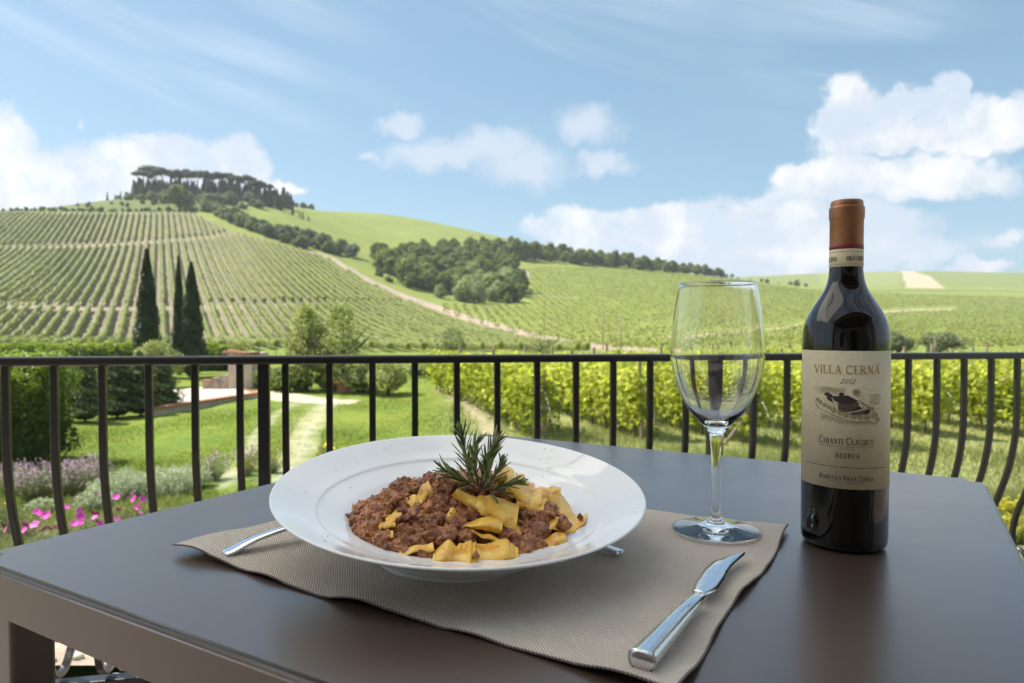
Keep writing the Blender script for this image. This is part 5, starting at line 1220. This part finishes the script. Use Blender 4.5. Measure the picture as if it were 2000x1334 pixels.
def rosemary():
    base = onmound(937, 958, .004); o = emp('rosemary_sprig', base, 'fresh green rosemary sprig standing on top of the pasta', 'herb')
    m, b = mat('rosemary_needle'); v = b.n('ShaderNodeAttribute', attribute_name='v').outputs['Fac']; tc = b.n('ShaderNodeTexCoord').outputs['Object']
    c = b.mix(v, (.07, .095, .025), (.30, .36, .13)); bp = b.n('ShaderNodeBump', {'Height': b.noise(tc, 900, 2).outputs['Fac'], 'Strength': .3, 'Distance': .0004}).outputs[0]
    p = b.n('ShaderNodeBsdfPrincipled', {'Base Color': c, 'Roughness': .45, 'Specular IOR Level': .4, 'Normal': bp}).outputs[0]
    out(b, p); sm = simple('rosemary_stem', (.10, .10, .05), .7)
    Y = base.y
    def PT(x, y, dy=0): return aty(x, y, Y+dy)
    stems = [[(930, 955, 0), (915, 905, .0), (905, 868, .004), (902, 852, .006)], [(938, 955, 0), (945, 915, -.006), (958, 885, -.006), (968, 862, -.004)], [(932, 955, 0), (905, 940, -.012), (880, 925, -.014), (868, 918, -.012)],
             [(945, 958, 0), (968, 955, -.012), (990, 946, -.018), (1010, 942, -.018)], [(935, 955, 0), (930, 925, -.012), (926, 900, -.014), (925, 890, -.012)], [(940, 955, 0), (948, 935, -.010), (952, 915, -.010), (952, 900, -.008)], [(928, 952, 0), (915, 925, .010), (925, 880, .014), (930, 868, .014)], [(945, 955, .0), (962, 935, .004), (975, 915, .006), (978, 905, .006)]]
    cuts = [1.0, 1.0, .85, .85, .8, .75, .9, .7]
    for si, st in enumerate(stems):
        pts = catmull([PT(*s)-base for s in st], 8); n = len(pts)
        so = link('stem', mesh('stem', *tube(pts, [.0011*(1-.5*i/n) for i in range(n)], 6), sm, True), o)
        VV, FF, AA = [], [], []
        cnt = 28 if si < 2 else 18
        for k in range(cnt):
            t = .12+.88*k/cnt; f = t*(n-1); i = min(int(f), n-2); p = pts[i].lerp(pts[i+1], f-i); T = (pts[i+1]-pts[i]).normalized()
            a = k*2.399+rng.uniform(-.3, .3); s1 = T.cross(Vector((0, 1, .1))).normalized(); s2 = T.cross(s1)
            side = s1*math.cos(a)+s2*math.sin(a)*.8; op = R(rng.uniform(24, 44))*(1.05-.55*t); L = rng.uniform(.017, .0265)*(1.0-.4*t**3)*cuts[si]
            d0 = (T*math.cos(op)+side*math.sin(op)).normalized(); d1 = (T*math.cos(op*1.5)+side*math.sin(op*1.5)).normalized() if rng.uniform() < .5 else (d0+T*.25).normalized()
            w = rng.uniform(.0008, .0012); pv = d0.cross(T).normalized(); off = len(VV); col_ = float(np.clip(rng.normal(.45, .36), 0, 1)); nn = pv.cross(d0).normalized()
            S = 6
            for q in range(S+1):
                u = q/S; c = p+d0*L*u*(1-u*.5)+d1*L*u*u*.5; ww = w*(.55+.8*math.sin(math.pi*min(1, .12+u*.8)))*(1 if q < S else .25)
                VV += [c-pv*ww, c+nn*ww*.55, c+pv*ww, c-nn*ww*.35]; AA += [col_*.75, col_+.15, col_*.75, min(1, col_+.45)]
            for q in range(S):
                for z in range(4): z2 = (z+1) % 4; FF.append((off+q*4+z, off+q*4+z2, off+q*4+4+z2, off+q*4+4+z))
        link('needles', mesh('needles', VV, FF, m, True, attr=AA), so)['kind'] = 'stuff'
rosemary()

# ------------------------------------------------------------------ wine glass
def wine_glass():
    c = onz(1398, 1043, TT)
    outer = [(.0, .0), (.036, .0), (.0405, .0005), (.0412, .0014), (.0405, .0022), (.030, .0036), (.018, .0055), (.010, .0085), (.0062, .0125), (.0048, .018), (.0043, .028), (.0043, .045), (.0047, .062), (.0054, .078), (.0063, .090), (.0078, .0965), (.0125, .1025), (.0195, .1095), (.0265, .1175), (.0335, .130), (.0402, .148), (.0436, .165), (.0442, .174), (.0431, .192), (.0405, .214), (.0374, .2345), (.0361, .2405)]
    inner = [(.0355, .2408), (.0350, .2402), (.0363, .2345), (.0394, .214), (.0420, .192), (.0431, .174), (.0425, .165), (.0390, .148), (.0320, .130), (.0246, .1182), (.0165, .1110), (.0090, .1062), (.004, .1048), (.0, .1045)]
    q = [(max(0, v.x), v.y) for v in catmull([(r, z, 0) for r, z in outer], 5)]+[(max(0, v.x), v.y) for v in catmull([(r, z, 0) for r, z in inner], 5)]
    me = lathe(q, 128, 'wine_glass')
    m, b = mat('clear_glass'); out(b, b.n('ShaderNodeBsdfPrincipled', {'Base Color': (1, 1, 1, 1), 'Roughness': 0.0, 'IOR': 1.5, 'Transmission Weight': 1.0}).outputs[0]); me.materials.append(m)
    tag(link('wine_glass', me, None, (c.x, c.y, MT-.001)), 'empty clear stemmed wine glass standing on the placemat', 'wine glass')
wine_glass()

# ------------------------------------------------------------------ wine bottle
BC = onz(1647, 1060, TT); BR = .0372
def bottle():
    o = emp('wine_bottle', (BC.x, BC.y, TT), 'dark red wine bottle with cream label and copper capsule', 'wine bottle')
    o.scale = (1, 1, .986)
    face = math.atan2(-BC.y, -BC.x)+R(2.6)       # label faces the eye
    prof = [(0, .004), (.022, .0035), (.030, .0), (.0335, .0012), (.0362, .0045), (.0370, .010), (.0371, .03), (BR, .10), (BR, .190), (.0370, .197), (.0360, .205), (.0335, .2135), (.0290, .2225), (.0235, .2305), (.0185, .2385), (.0157, .2465), (.0145, .2545), (.0140, .262), (.0139, .272), (.0139, .30), (.0135, .305), (0, .306)]
    g = simple('dark_bottle_glass', (.004, .0045, .004), .035, spec=.6, coat=0)
    zz = np.linspace(.0115, .304, 260); rr0 = np.interp(zz, [z for r, z in prof[5:-1]], [r for r, z in prof[5:-1]])
    kk = np.exp(-.5*(np.arange(-12, 13)/4.5)**2); kk /= kk.sum(); rr1 = np.convolve(np.pad(rr0, 12, mode='edge'), kk, 'valid')
    foot_ = [(max(0, v.x), v.y) for v in catmull([(r, z, 0) for r, z in prof[:6]], 5)][:-1]
    me = lathe(foot_+[(.0370, .0105)]+list(zip(rr1.tolist(), zz.tolist()))+[(0, .306)], 128, 'bottle_glass', g); body = link('bottle_glass', me, o)
    # capsule, with rolled lip
    m, b = mat('copper_capsule'); tc = b.n('ShaderNodeTexCoord').outputs['Object']; nz = b.noise(tc, 150, 4).outputs['Fac']
    c = b.mix(b.smooth(nz, .3, .7), (.29, .125, .058), (.35, .16, .078))
    out(b, b.n('ShaderNodeBsdfPrincipled', {'Base Color': c, 'Metallic': .55, 'Roughness': .42, 'Normal': b.n('ShaderNodeBump', {'Height': nz, 'Strength': .08, 'Distance': .001}).outputs[0]}).outputs[0])
    zc = .277
    cp = [(.0143, zc), (.0144, .3045), (.0150, .3062), (.0151, .3070), (.0151, .3150), (.0150, .3162), (.0140, .3170), (.0140, .3182), (.0137, .3215), (.0125, .3228), (.008, .3235), (0, .3235)]
    link('capsule', lathe(cp, 96, 'capsule', m), o)
    link('red_stripe', lathe([(.01435, zc), (.0146, zc+.0002), (.0146, zc+.0040), (.01435, zc+.0042)], 96, 'stripe', simple('red_print', (.22, .02, .03), .4)), o)
    cream = (.60, .53, .37)
    def band(r, a0, a1, z0, z1, mt, nm, n=64, edge=True):
        V, Fc = [], []
        for i in range(n+1):
            a = face+a0+(a1-a0)*i/n
            for z in (z0, z1): V.append((r*math.cos(a), r*math.sin(a), z))
        for i in range(n): Fc.append((2*i, 2*i+2, 2*i+3, 2*i+1))
        return mesh(nm, V, Fc, mt, True)
    mp, b = mat('label_paper'); tc = b.n('ShaderNodeTexCoord').outputs['Object']
    n1 = b.noise(tc, 380, 5, .6).outputs['Fac']; n2 = b.noise(b.v('MULTIPLY', tc, (1, 1, 3)), 260, 2).outputs['Fac']
    c = b.mix(b.smooth(n1, .3, .7), (.70, .61, .41), (.75, .66, .455))
    out(b, b.n('ShaderNodeBsdfPrincipled', {'Base Color': c, 'Roughness': .75, 'Specular IOR Level': .3, 'Normal': b.n('ShaderNodeBump', {'Height': n2, 'Strength': .45, 'Distance': .0008}).outputs[0]}).outputs[0])
    HA = R(80)
    lab = link('label', band(BR+.00025, -HA, HA, .0593, .1832, mp, 'label'), o)
    sd_ = lab.modifiers.new('t', 'SOLIDIFY'); sd_.thickness = .00018
    nb = link('neck_band', lathe([(.0143, .2605), (.0145, .2607), (.0145, .2766), (.0143, .2768)], 96, 'neck_band', mp), o)
    ink = {k: simple('ink_'+k, v, .6) for k, v in dict(gold=(.52, .30, .12), dark=(.045, .03, .028), sepia=(.30, .21, .10), brown=(.14, .055, .045), roof=(.055, .035, .035), wall=(.13, .10, .075), pale=(.42, .34, .21), faint=(.27, .22, .15)).items()}
    ink['gold'].node_tree.nodes['Principled BSDF'].inputs['Metallic'].default_value = .3
    # ---- printing: strokes in millimetres on the label, wrapped round the bottle
    class Print:
        def __init__(s, r): s.V = []; s.F = []; s.r = r
        def pt(s, x, y): a = face+x/(s.r*1000); s.V.append((s.r*math.cos(a), s.r*math.sin(a), y/1000)); return len(s.V)-1
        def poly(s, P):
            # cut wide shapes into narrow upright strips so that they follow the curve of the glass
            x0, x1 = min(p[0] for p in P), max(p[0] for p in P); n = max(1, int((x1-x0)/1.0))
            def clip(P, c, sg):
                out_ = []
                for a, b in zip(P, P[1:]+P[:1]):
                    ia, ib = sg*(a[0]-c) >= 0, sg*(b[0]-c) >= 0
                    if ia: out_.append(a)
                    if ia != ib: t = (c-a[0])/(b[0]-a[0]); out_.append((c, a[1]+(b[1]-a[1])*t))
                return out_
            P = list(P)
            for i in range(n):
                Q = clip(clip(P, x0+(x1-x0)*i/n, 1), x0+(x1-x0)*(i+1)/n, -1) if n > 1 else P
                if len(Q) > 2: s.F.append(tuple(s.pt(x, y) for x, y in Q))
        def quad(s, a, b, w0, w1=None):
            w1 = w0 if w1 is None else w1; dx, dy = b[0]-a[0], b[1]-a[1]; l = math.hypot(dx, dy) or 1; nx_, ny_ = -dy/l/2, dx/l/2
            n = max(1, int(l/3)); pa = None
            for i in range(n):
                t0, t1 = i/n, (i+1)/n
                p = lambda t, sg: (a[0]+dx*t+nx_*sg*(w0+(w1-w0)*t), a[1]+dy*t+ny_*sg*(w0+(w1-w0)*t))
                s.poly([p(t0, -1), p(t1, -1), p(t1, 1), p(t0, 1)])
        def line(s, P, w):
            for a, b in zip(P, P[1:]): s.quad(a, b, w)
        def obj(s, nm, mt, parent): return link(nm, mesh(nm, s.V, s.F, mt), parent)
    # serif capitals drawn as thick and thin strokes in a unit box (height 1)
    def arc(cx, cy, rx, ry, a0, a1, n=12): return [(cx+rx*math.cos(R(a0+(a1-a0)*i/n)), cy+ry*math.sin(R(a0+(a1-a0)*i/n))) for i in range(n+1)]
    K, T_, S_ = .15, .06, .05
    def glyph(ch):
        """returns (width, [(points, widths)])"""
        def srf(x, y, w=.22): return ([(x-w/2, y), (x+w/2, y)], S_)
        if ch == 'I': return .34, [([(.17, 0), (.17, 1)], K), srf(.17, .02, .3), srf(.17, .98, .3)]
        if ch == 'V': return .82, [([(.1, 1), (.42, 0)], K), ([(.42, 0), (.72, 1)], T_), srf(.1, .98, .26), srf(.72, .98, .22)]
        if ch == 'A': return .82, [([(.12, 0), (.42, 1)], T_), ([(.42, 1), (.72, 0)], K), ([(.23, .36), (.6, .36)], T_), srf(.12, .02), srf(.72, .02, .26)]
        if ch == 'L': return .66, [([(.17, 0), (.17, 1)], K), ([(.08, .03), (.58, .03)], T_), ([(.58, .0), (.6, .26)], T_), srf(.17, .98, .3)]
        if ch == 'E': return .68, [([(.17, 0), (.17, 1)], K), ([(.08, .03), (.58, .03)], T_), ([(.08, .97), (.55, .97)], T_), ([(.17, .52), (.46, .52)], T_), ([(.58, 0), (.6, .22)], T_), ([(.55, 1), (.56, .8)], T_)]
        if ch == 'C': return .84, [(arc(.46, .5, .37, .48, 50, 180), .11), (arc(.46, .5, .37, .48, 180, 312), .11), (arc(.46, .5, .385, .45, 120, 240), .07), ([(.71, .72), (.71, .98)], S_)]
        if ch == 'G': return .88, [(arc(.46, .5, .37, .48, 50, 322), .11), (arc(.46, .5, .385, .45, 120, 240), .07), ([(.71, .72), (.71, .98)], S_), ([(.76, .08), (.76, .44)], K*.8), srf(.76, .44, .26)]
        if ch == 'O': return .92, [(arc(.46, .5, .37, .48, 0, 360, 24), .09), (arc(.46, .5, .385, .42, 130, 230), .07), (arc(.46, .5, .385, .42, -50, 50), .07)]
        if ch == 'D': return .88, [([(.17, 0), (.17, 1)], K), ([(.06, .97), (.4, .97)], T_), ([(.06, .03), (.4, .03)], T_), (arc(.4, .5, .38, .47, -90, 90, 14), .10)]
        if ch == 'R': return .82, [([(.17, 0), (.17, 1)], K), ([(.06, .97), (.38, .97)], T_), (arc(.36, .74, .26, .23, -90, 90, 10), .10), ([(.17, .51), (.38, .51)], T_), ([(.38, .5), (.72, .02)], K*.9), srf(.17, .02, .3), srf(.74, .02, .18)]
        if ch == 'N': return .92, [([(.18, 0), (.18, 1)], T_), ([(.18, 1), (.74, 0)], K), ([(.74, 0), (.74, 1)], T_), srf(.18, .02, .26), srf(.14, .98, .22), srf(.74, .98, .26)]
        if ch == 'H': return .94, [([(.19, 0), (.19, 1)], K), ([(.74, 0), (.74, 1)], K), ([(.19, .51), (.74, .51)], T_)]+[srf(x, y, .3) for x in (.19, .74) for y in (.02, .98)]
        if ch == 'T': return .78, [([(.39, 0), (.39, 1)], K), ([(.06, .97), (.72, .97)], T_), ([(.06, 1), (.05, .76)], T_), ([(.72, 1), (.73, .76)], T_), srf(.39, .02, .3)]
        if ch == 'S': return .62, [(arc(.31, .74, .21, .23, 30, 250, 12), .10), (arc(.31, .26, .22, .25, 70, -150, 12), .10), ([(.5, .74), (.5, .95)], S_), ([(.09, .06), (.09, .28)], S_)]
        if ch == 'Z': return .72, [([(.1, .97), (.62, .97)], T_), ([(.62, .97), (.1, .03)], K), ([(.1, .03), (.64, .03)], T_)]
        if ch == 'M': return 1.05, [([(.16, 0), (.2, 1)], T_), ([(.2, 1), (.52, .08)], K), ([(.52, .08), (.84, 1)], T_), ([(.84, 1), (.88, 0)], K)]
        if ch == '2': return .6, [(arc(.3, .72, .2, .25, 170, -20, 10), .09), ([(.48, .62), (.08, .05)], .07), ([(.06, .05), (.34, .10), (.56, .03)], .11)]
        if ch == '0': return .62, [(arc(.3, .5, .23, .48, 0, 360, 20), .08)]
        if ch == '1': return .4, [([(.2, 0), (.2, 1)], .11), ([(.2, 1), (.06, .82)], .06)]
        return .38, []
    def text(pr, s, cx, y, h, sp=.06, small=None, slant=0, wid=1.0, fit=None, x0=None):
        """small: height ratio of letters after the first of each word"""
        items = []; x = 0; first = True
        for ch in s:
            if ch == ' ': x += h*.42; first = True; continue
            hh = h*(1 if first or small is None else small); w, st = glyph(ch); items.append((x, hh, st)); x += (w+sp)*hh*wid; first = False
        k = (fit/x) if fit else 1.0; start = (cx-x*k/2) if x0 is None else x0
        for xx, hh, st in items:
            for P, w in st: pr.line([(start+(xx+px_*hh*wid+slant*py_*hh)*k, y+py_*hh) for px_, py_ in P], w*hh)
    U = lambda px: (px-1654)*.4575*1.0        # label millimetres from photograph columns (near the middle)
    Z = lambda py: 202-(py-638)*.4575
    def Ux(px): return math.asin(max(-.97, min(.97, (px-1654)/86)))*BR*1000
    r1 = BR+.0005
    p = Print(r1); text(p, 'VILLA CERNA', 0, Z(724), 7.6, .05, None, 0, 1, fit=Ux(1716)-Ux(1594)); p.obj('lettering', ink['gold'], lab)
    p = Print(r1); p.line([(Ux(1714), Z(706)), (Ux(1711), Z(703))], .7); p.obj('lettering', ink['gold'], lab)
    p = Print(r1); text(p, '2012', .2, Z(743), 4.2, .10, None, .38, 1.0, fit=12.5); p.obj('lettering', ink['dark'], lab)
    p = Print(r1); text(p, 'CHIANTI CLASSICO', 0, Z(862.5), 6.2, .05, .78, 0, 1, fit=Ux(1704)-Ux(1602)); p.obj('lettering', ink['dark'], lab)
    p = Print(r1); text(p, 'DENOMINAZIONE DI ORIGINE CONTROLLATA', 0, Z(868.5), 1.7, .12, None, 0, 1, fit=46); text(p, 'E GARANTITA', 0, Z(873.5), 1.7, .12, None, 0, 1, fit=14); p.obj('lettering', ink['faint'], lab)
    p = Print(r1); text(p, 'RISERVA', 1.0, Z(889.5), 4.6, .06, None, 0, 1, fit=19.5); p.obj('lettering', ink['brown'], lab)
    p = Print(r1); xs = np.linspace(-38, 36, 26); p.line([(x, Z(907.5)) for x in xs], .45); p.line([(-38.5, Z(907.5)), (-37.5, Z(907.5))], 1.2); p.line([(36, Z(907.5)), (37, Z(907.5))], 1.2); p.obj('ruled_line', ink['brown'], lab)
    p = Print(r1); text(p, 'AGRICOLA VILLA CERNA', 0, Z(933), 4.4, .10, .82, 0, 1, fit=Ux(1703)-Ux(1602)); p.obj('lettering', ink['dark'], lab)
    p = Print(r1); text(p, 'CASTELLINA IN CHIANTI  ITALIA', 0, Z(938.5), 1.6, .12, None, 0, 1, fit=32); p.obj('lettering', ink['faint'], lab)
    # engraving of the farmhouse among trees, in a 160 x 100 field of the enlarged photograph
    def E(x, y): return (Ux(1580+x*.08), Z(740+y*.08))
    pr = Print(BR+.0004); pr2 = Print(BR+.00045); pr3 = Print(BR+.0005); pr4 = Print(BR+.00055)
    rr = random.Random(3)
    for k in range(9):       # vine rows, upper left
        pr.line([E(150+k*45, 130), E(150+k*75+130, 330+rr.uniform(-20, 20))], .28)
    for k in range(26): x = 330+k*22; pr.line([E(x, 140), E(x+rr.uniform(-6, 6), 200+rr.uniform(0, 110))], .22)
    for k in range(70): x, y = rr.uniform(1050, 1680), rr.uniform(150, 700); pr.line([E(x, y), E(x+rr.uniform(10, 60), y+rr.uniform(-10, 14))], .24)
    for k in range(12): pr.line([E(1460, 310+k*22), E(1700, 290+k*22)], .2)
    for k in range(46): x = 330+k*29; y = 780+min(170, k*9); pr.line([E(x, y), E(x+rr.uniform(-8, 8), min(1030, y+rr.uniform(60, 190)))], .36)
    pr.line([E(200, 540), E(250, 660), E(420, 750), E(640, 830), E(900, 930), E(1150, 960), E(1500, 950)], .55); pr.line([E(180, 500), E(300, 690), E(700, 870), E(1000, 970)], .25)
    for k in range(120): x, y = rr.uniform(170, 1680), rr.uniform(420, 1030); pr.line([E(x, y), E(x+rr.uniform(-14, 14), y+rr.uniform(10, 40))], .26)
    def tree(x, y, r, pp=pr2):
        pp.poly([E(x+r*(1+.12*math.sin(a*3+x))*math.cos(a), y+r*.95*(1+.12*math.cos(a*2+y))*math.sin(a)) for a in np.linspace(0, 2*math.pi, 13)[:-1]])
    t1 = Print(BR+.00043); t2 = Print(BR+.00047)
    for x, y, r in [(620, 700, 75), (770, 750, 75), (910, 800, 78), (1070, 835, 78), (1230, 840, 80), (1400, 850, 80), (1560, 800, 90), (1140, 250, 90), (420, 590, 60), (320, 530, 50), (520, 640, 60), (250, 470, 50), (1640, 900, 60), (1500, 640, 60)]:
        tree(x, y, r, t1)
        for k in range(9): a = rr.uniform(0, 6.28); q = r*rr.uniform(.2, .85); t2.line([E(x+q*math.cos(a), y+q*math.sin(a)), E(x+q*math.cos(a)+22, y+q*math.sin(a)+26)], .3)
    t1.obj('engraving_trees', ink['pale'], lab); pr.obj('engraving_hatching', ink['sepia'], lab); t2.obj('engraving_leaves', ink['sepia'], lab)
    w = Print(BR+.0005)
    w.poly([E(*q) for q in [(720, 500), (1190, 480), (1200, 640), (980, 720), (830, 740), (720, 680)]]); w.poly([E(*q) for q in [(990, 745), (1440, 640), (1460, 740), (1170, 800), (1000, 790)]]); w.obj('engraving_walls', ink['wall'], lab)
    f = Print(BR+.00055)
    f.poly([E(*q) for q in [(400, 300), (480, 270), (600, 330), (570, 400), (620, 520), (470, 450), (460, 360), (410, 350)]])
    f.poly([E(*q) for q in [(560, 360), (950, 325), (1190, 455), (1050, 520), (850, 545), (640, 470)]]); f.poly([E(*q) for q in [(740, 290), (800, 250), (860, 290), (850, 345), (750, 340)]])
    f.poly([E(*q) for q in [(1190, 440), (1220, 450), (1440, 590), (1450, 640), (1400, 610)]]); f.poly([E(*q) for q in [(980, 735), (1190, 570), (1230, 600), (1300, 640), (1000, 722)]]); f.poly([E(*q) for q in [(1290, 740), (1450, 650), (1470, 740), (1330, 790)]])
    for k in range(30): x, y = rr.uniform(720, 1180), rr.uniform(540, 700); f.line([E(x, y), E(x+30, y-8)], .35)
    f.obj('engraving_roofs', ink['roof'], lab)
    l = Print(BR+.0006)
    for P in ([(985, 745), (1260, 680), (1420, 610)], [(1200, 490), (1400, 590)], [(420, 350), (470, 450), (560, 520), (620, 560)], [(560, 540), (640, 600)], [(640, 500), (720, 560)]): l.line([E(*q) for q in P], .8)
    l.obj('engraving_lights', ink_l := simple('ink_light', (.62, .56, .40), .6), lab)
    # neck band print
    nr_ = .01475; pn = Print(nr_)
    for zz in (.2625, .2742): pn.line([(x, zz*1000) for x in np.linspace(-22, 22, 40)], .28)
    un = lambda px: math.asin(max(-1, min(1, (px-1651)/31.5)))*nr_*1000
    text(pn, 'VILLA CERNA', 0, 265.6, 4.3, .05, None, 0, 1, x0=un(1650), fit=18); text(pn, 'VILLA CERNA', 0, 265.6, 4.3, .05, None, 0, 1, x0=un(1633)-18, fit=18)
    pn.obj('lettering', ink['wall'], nb)
bottle()

# ------------------------------------------------------------------ cutlery
def cutlery():
    st = M['steel']
    # knife, outline on the cloth
    o = emp('knife', onz(1357, 1165, MT), 'polished steel fish knife with broad curved blade on the placemat', 'knife'); O = Vector(o.location)
    out_l = [(1352, 1163), (1357, 1147), (1366, 1130), (1378, 1113), (1395, 1099), (1418, 1090), (1440, 1084), (1455, 1082)]
    out_r = [(1378, 1170), (1392, 1163), (1404, 1152), (1413, 1137), (1421, 1120), (1431, 1106), (1443, 1095), (1456, 1084)]
    zb = MT+.004
    def smooth2(P): return catmull([onz(x, y, zb) for x, y in P], 5)
    a, c = smooth2(out_l), smooth2(out_r); n = min(len(a), len(c)); V = []; W = 6
    for i in range(n):
        for k in range(W):
            s = k/(W-1); p = a[i].lerp(c[i], s); t = i/(n-1)
            V.append(p+Vector((0, 0, .0016*math.sin(math.pi*s)+.0022*(1-t)**2+.001))-O)
    for i in range(n):
        for k in range(W):
            s = k/(W-1); p = a[i].lerp(c[i], s); t = i/(n-1); V.append(p+Vector((0, 0, -.0006*math.sin(math.pi*s)+.0022*(1-t)**2+.0004))-O)
    Fc = []; h = n*W
    for i in range(n-1):
        for k in range(W-1):
            q = (i*W+k, i*W+k+1, (i+1)*W+k+1, (i+1)*W+k); Fc.append(q); Fc.append(tuple(h+x for x in q[::-1]))
    for i in range(n-1):
        for k in (0, W-1): Fc.append((i*W+k, (i+1)*W+k, h+(i+1)*W+k, h+i*W+k))
    for i in (0, n-1):
        for k in range(W-1): Fc.append((i*W+k, i*W+k+1, h+i*W+k+1, h+i*W+k))
    bm = bmesh.new(); bm.from_mesh(mesh('t', V, Fc)); bmesh.ops.recalc_face_normals(bm, faces=bm.faces); link('blade', from_bm('blade', bm, st, True), o)
    def handle(P, Wd, Th, nm, parent, O, zc, sec=14, facet=.75):
        pts = catmull([Vector(p) for p in P], 6); n = len(pts); V, Fc = [], []
        for i, p in enumerate(pts):
            t = i/(n-1); T = (pts[min(i+1, n-1)]-pts[max(i-1, 0)]); T.normalize(); s = T.cross(Vector((0, 0, 1))).normalized(); u = s.cross(T)
            w = np.interp(t, [x for x, _ in Wd], [y for _, y in Wd]); h_ = np.interp(t, [x for x, _ in Th], [y for _, y in Th])
            for k in range(sec):
                an = 2*math.pi*k/sec; cx, cy = math.cos(an), math.sin(an); e = .7
                V.append(p+s*w*math.copysign(abs(cx)**e, cx)+u*h_*math.copysign(abs(cy)**e, cy)-O)
        for i in range(n-1):
            for k in range(sec): k2 = (k+1) % sec; Fc.append((i*sec+k, i*sec+k2, (i+1)*sec+k2, (i+1)*sec+k))
        Fc += [tuple(range(sec))[::-1], tuple((n-1)*sec+k for k in range(sec))]
        bm = bmesh.new(); bm.from_mesh(mesh('t', V, Fc)); bmesh.ops.recalc_face_normals(bm, faces=bm.faces)
        return link(nm, from_bm(nm, bm, st, True), parent)
    e0, e1 = onz(1253, 1290, MT+.007), onz(1366, 1166, MT+.007)
    d = (e1-e0)
    handle([e0, e0+d*.04, e0+d*.35, e0+d*.7, e0+d*.95, e1+d*.02], [(0, .006), (.03, .0085), (.1, .0088), (.5, .0066), (.85, .0048), (1, .0046)], [(0, .0045), (.03, .006), (.12, .0062), (.6, .0048), (1, .0022)], 'handle', o, O, 0)
    # fork handle under the left of the rim
    a, b_ = onz(436, 1081, MT+.0015), onz(575, 1023, MT+.016); dr = (b_-a); dr.z = 0
    o = emp('fork', a, 'steel fork whose arched handle reaches out from under the plate rim', 'fork'); O = Vector(a)
    hp = [a, a+dr*.12+Vector((0, 0, .0014)), a+dr*.45+Vector((0, 0, .008)), a+dr*.95+Vector((0, 0, .0125)), a+dr*1.4+Vector((0, 0, .0125)), a+dr*1.8+Vector((0, 0, .007))]
    handle(hp, [(0, .0055), (.04, .0088), (.2, .0086), (.55, .006), (1, .003)], [(0, .0012), (.1, .0022), (1, .0018)], 'handle', o, O, 0)
    nk = hp[-1]; d2 = dr.normalized(); sdv = Vector((d2.y, -d2.x, 0))
    A = Acc()
    A.add([nk-sdv*.003-O, nk+sdv*.003-O, nk+d2*.012+sdv*.010-O, nk+d2*.012-sdv*.010-O, nk+d2*.03+sdv*.0115-O, nk+d2*.03-sdv*.0115-O], [(0, 1, 2, 3), (3, 2, 4, 5)])
    q = link('fork_root', A.mesh('root', st), o); md = q.modifiers.new('t', 'SOLIDIFY'); md.thickness = .0015
    for k in range(4):
        c0 = nk+d2*.03+sdv*(-.009+.006*k); link('tine', mesh('tine', *tube([c0-O, c0+d2*.02-O-Vector((0, 0, .002)), c0+d2*.042-O], [.0014, .0013, .0006], 6), st, True), o)
    # spoon behind the plate, only its end shows
    a = onz(1212, 1078, MT+.003); d2 = Vector((-.76, .65, 0)); o = emp('spoon', a, 'steel spoon with only its handle end showing past the plate', 'spoon'); O = Vector(a); sdv = Vector((d2.y, -d2.x, 0))
    handle([a, a+d2*.006, a+d2*.05+Vector((0, 0, .004)), a+d2*.10+Vector((0, 0, .006)), a+d2*.14+Vector((0, 0, .002))], [(0, .004), (.04, .0068), (.3, .0055), (1, .003)], [(0, .0012), (.1, .0018), (1, .0016)], 'handle', o, O, 0)
    V, Fc = ico(2, lambda p: Vector((p.x*.027, p.y*.019, -abs(p.z)*.007 if p.z < 0 else -p.z*.004))); me = mesh('bowl', V, Fc.astype(int), st, True); q = link('bowl', me, o, d2*.163+Vector((0, 0, .004))); q.rotation_euler = (0, 0, math.atan2(d2.y, d2.x))
cutlery()
bpy.context.view_layer.update()
tris = 0
for me in {o.data for o in scn.objects if o.type == 'MESH'}: tris += sum(len(p.vertices)-2 for p in me.polygons) if len(me.polygons) < 50000 else len(me.loops)-2*len(me.polygons)
print('objects', len(scn.objects), 'unique triangles', tris)
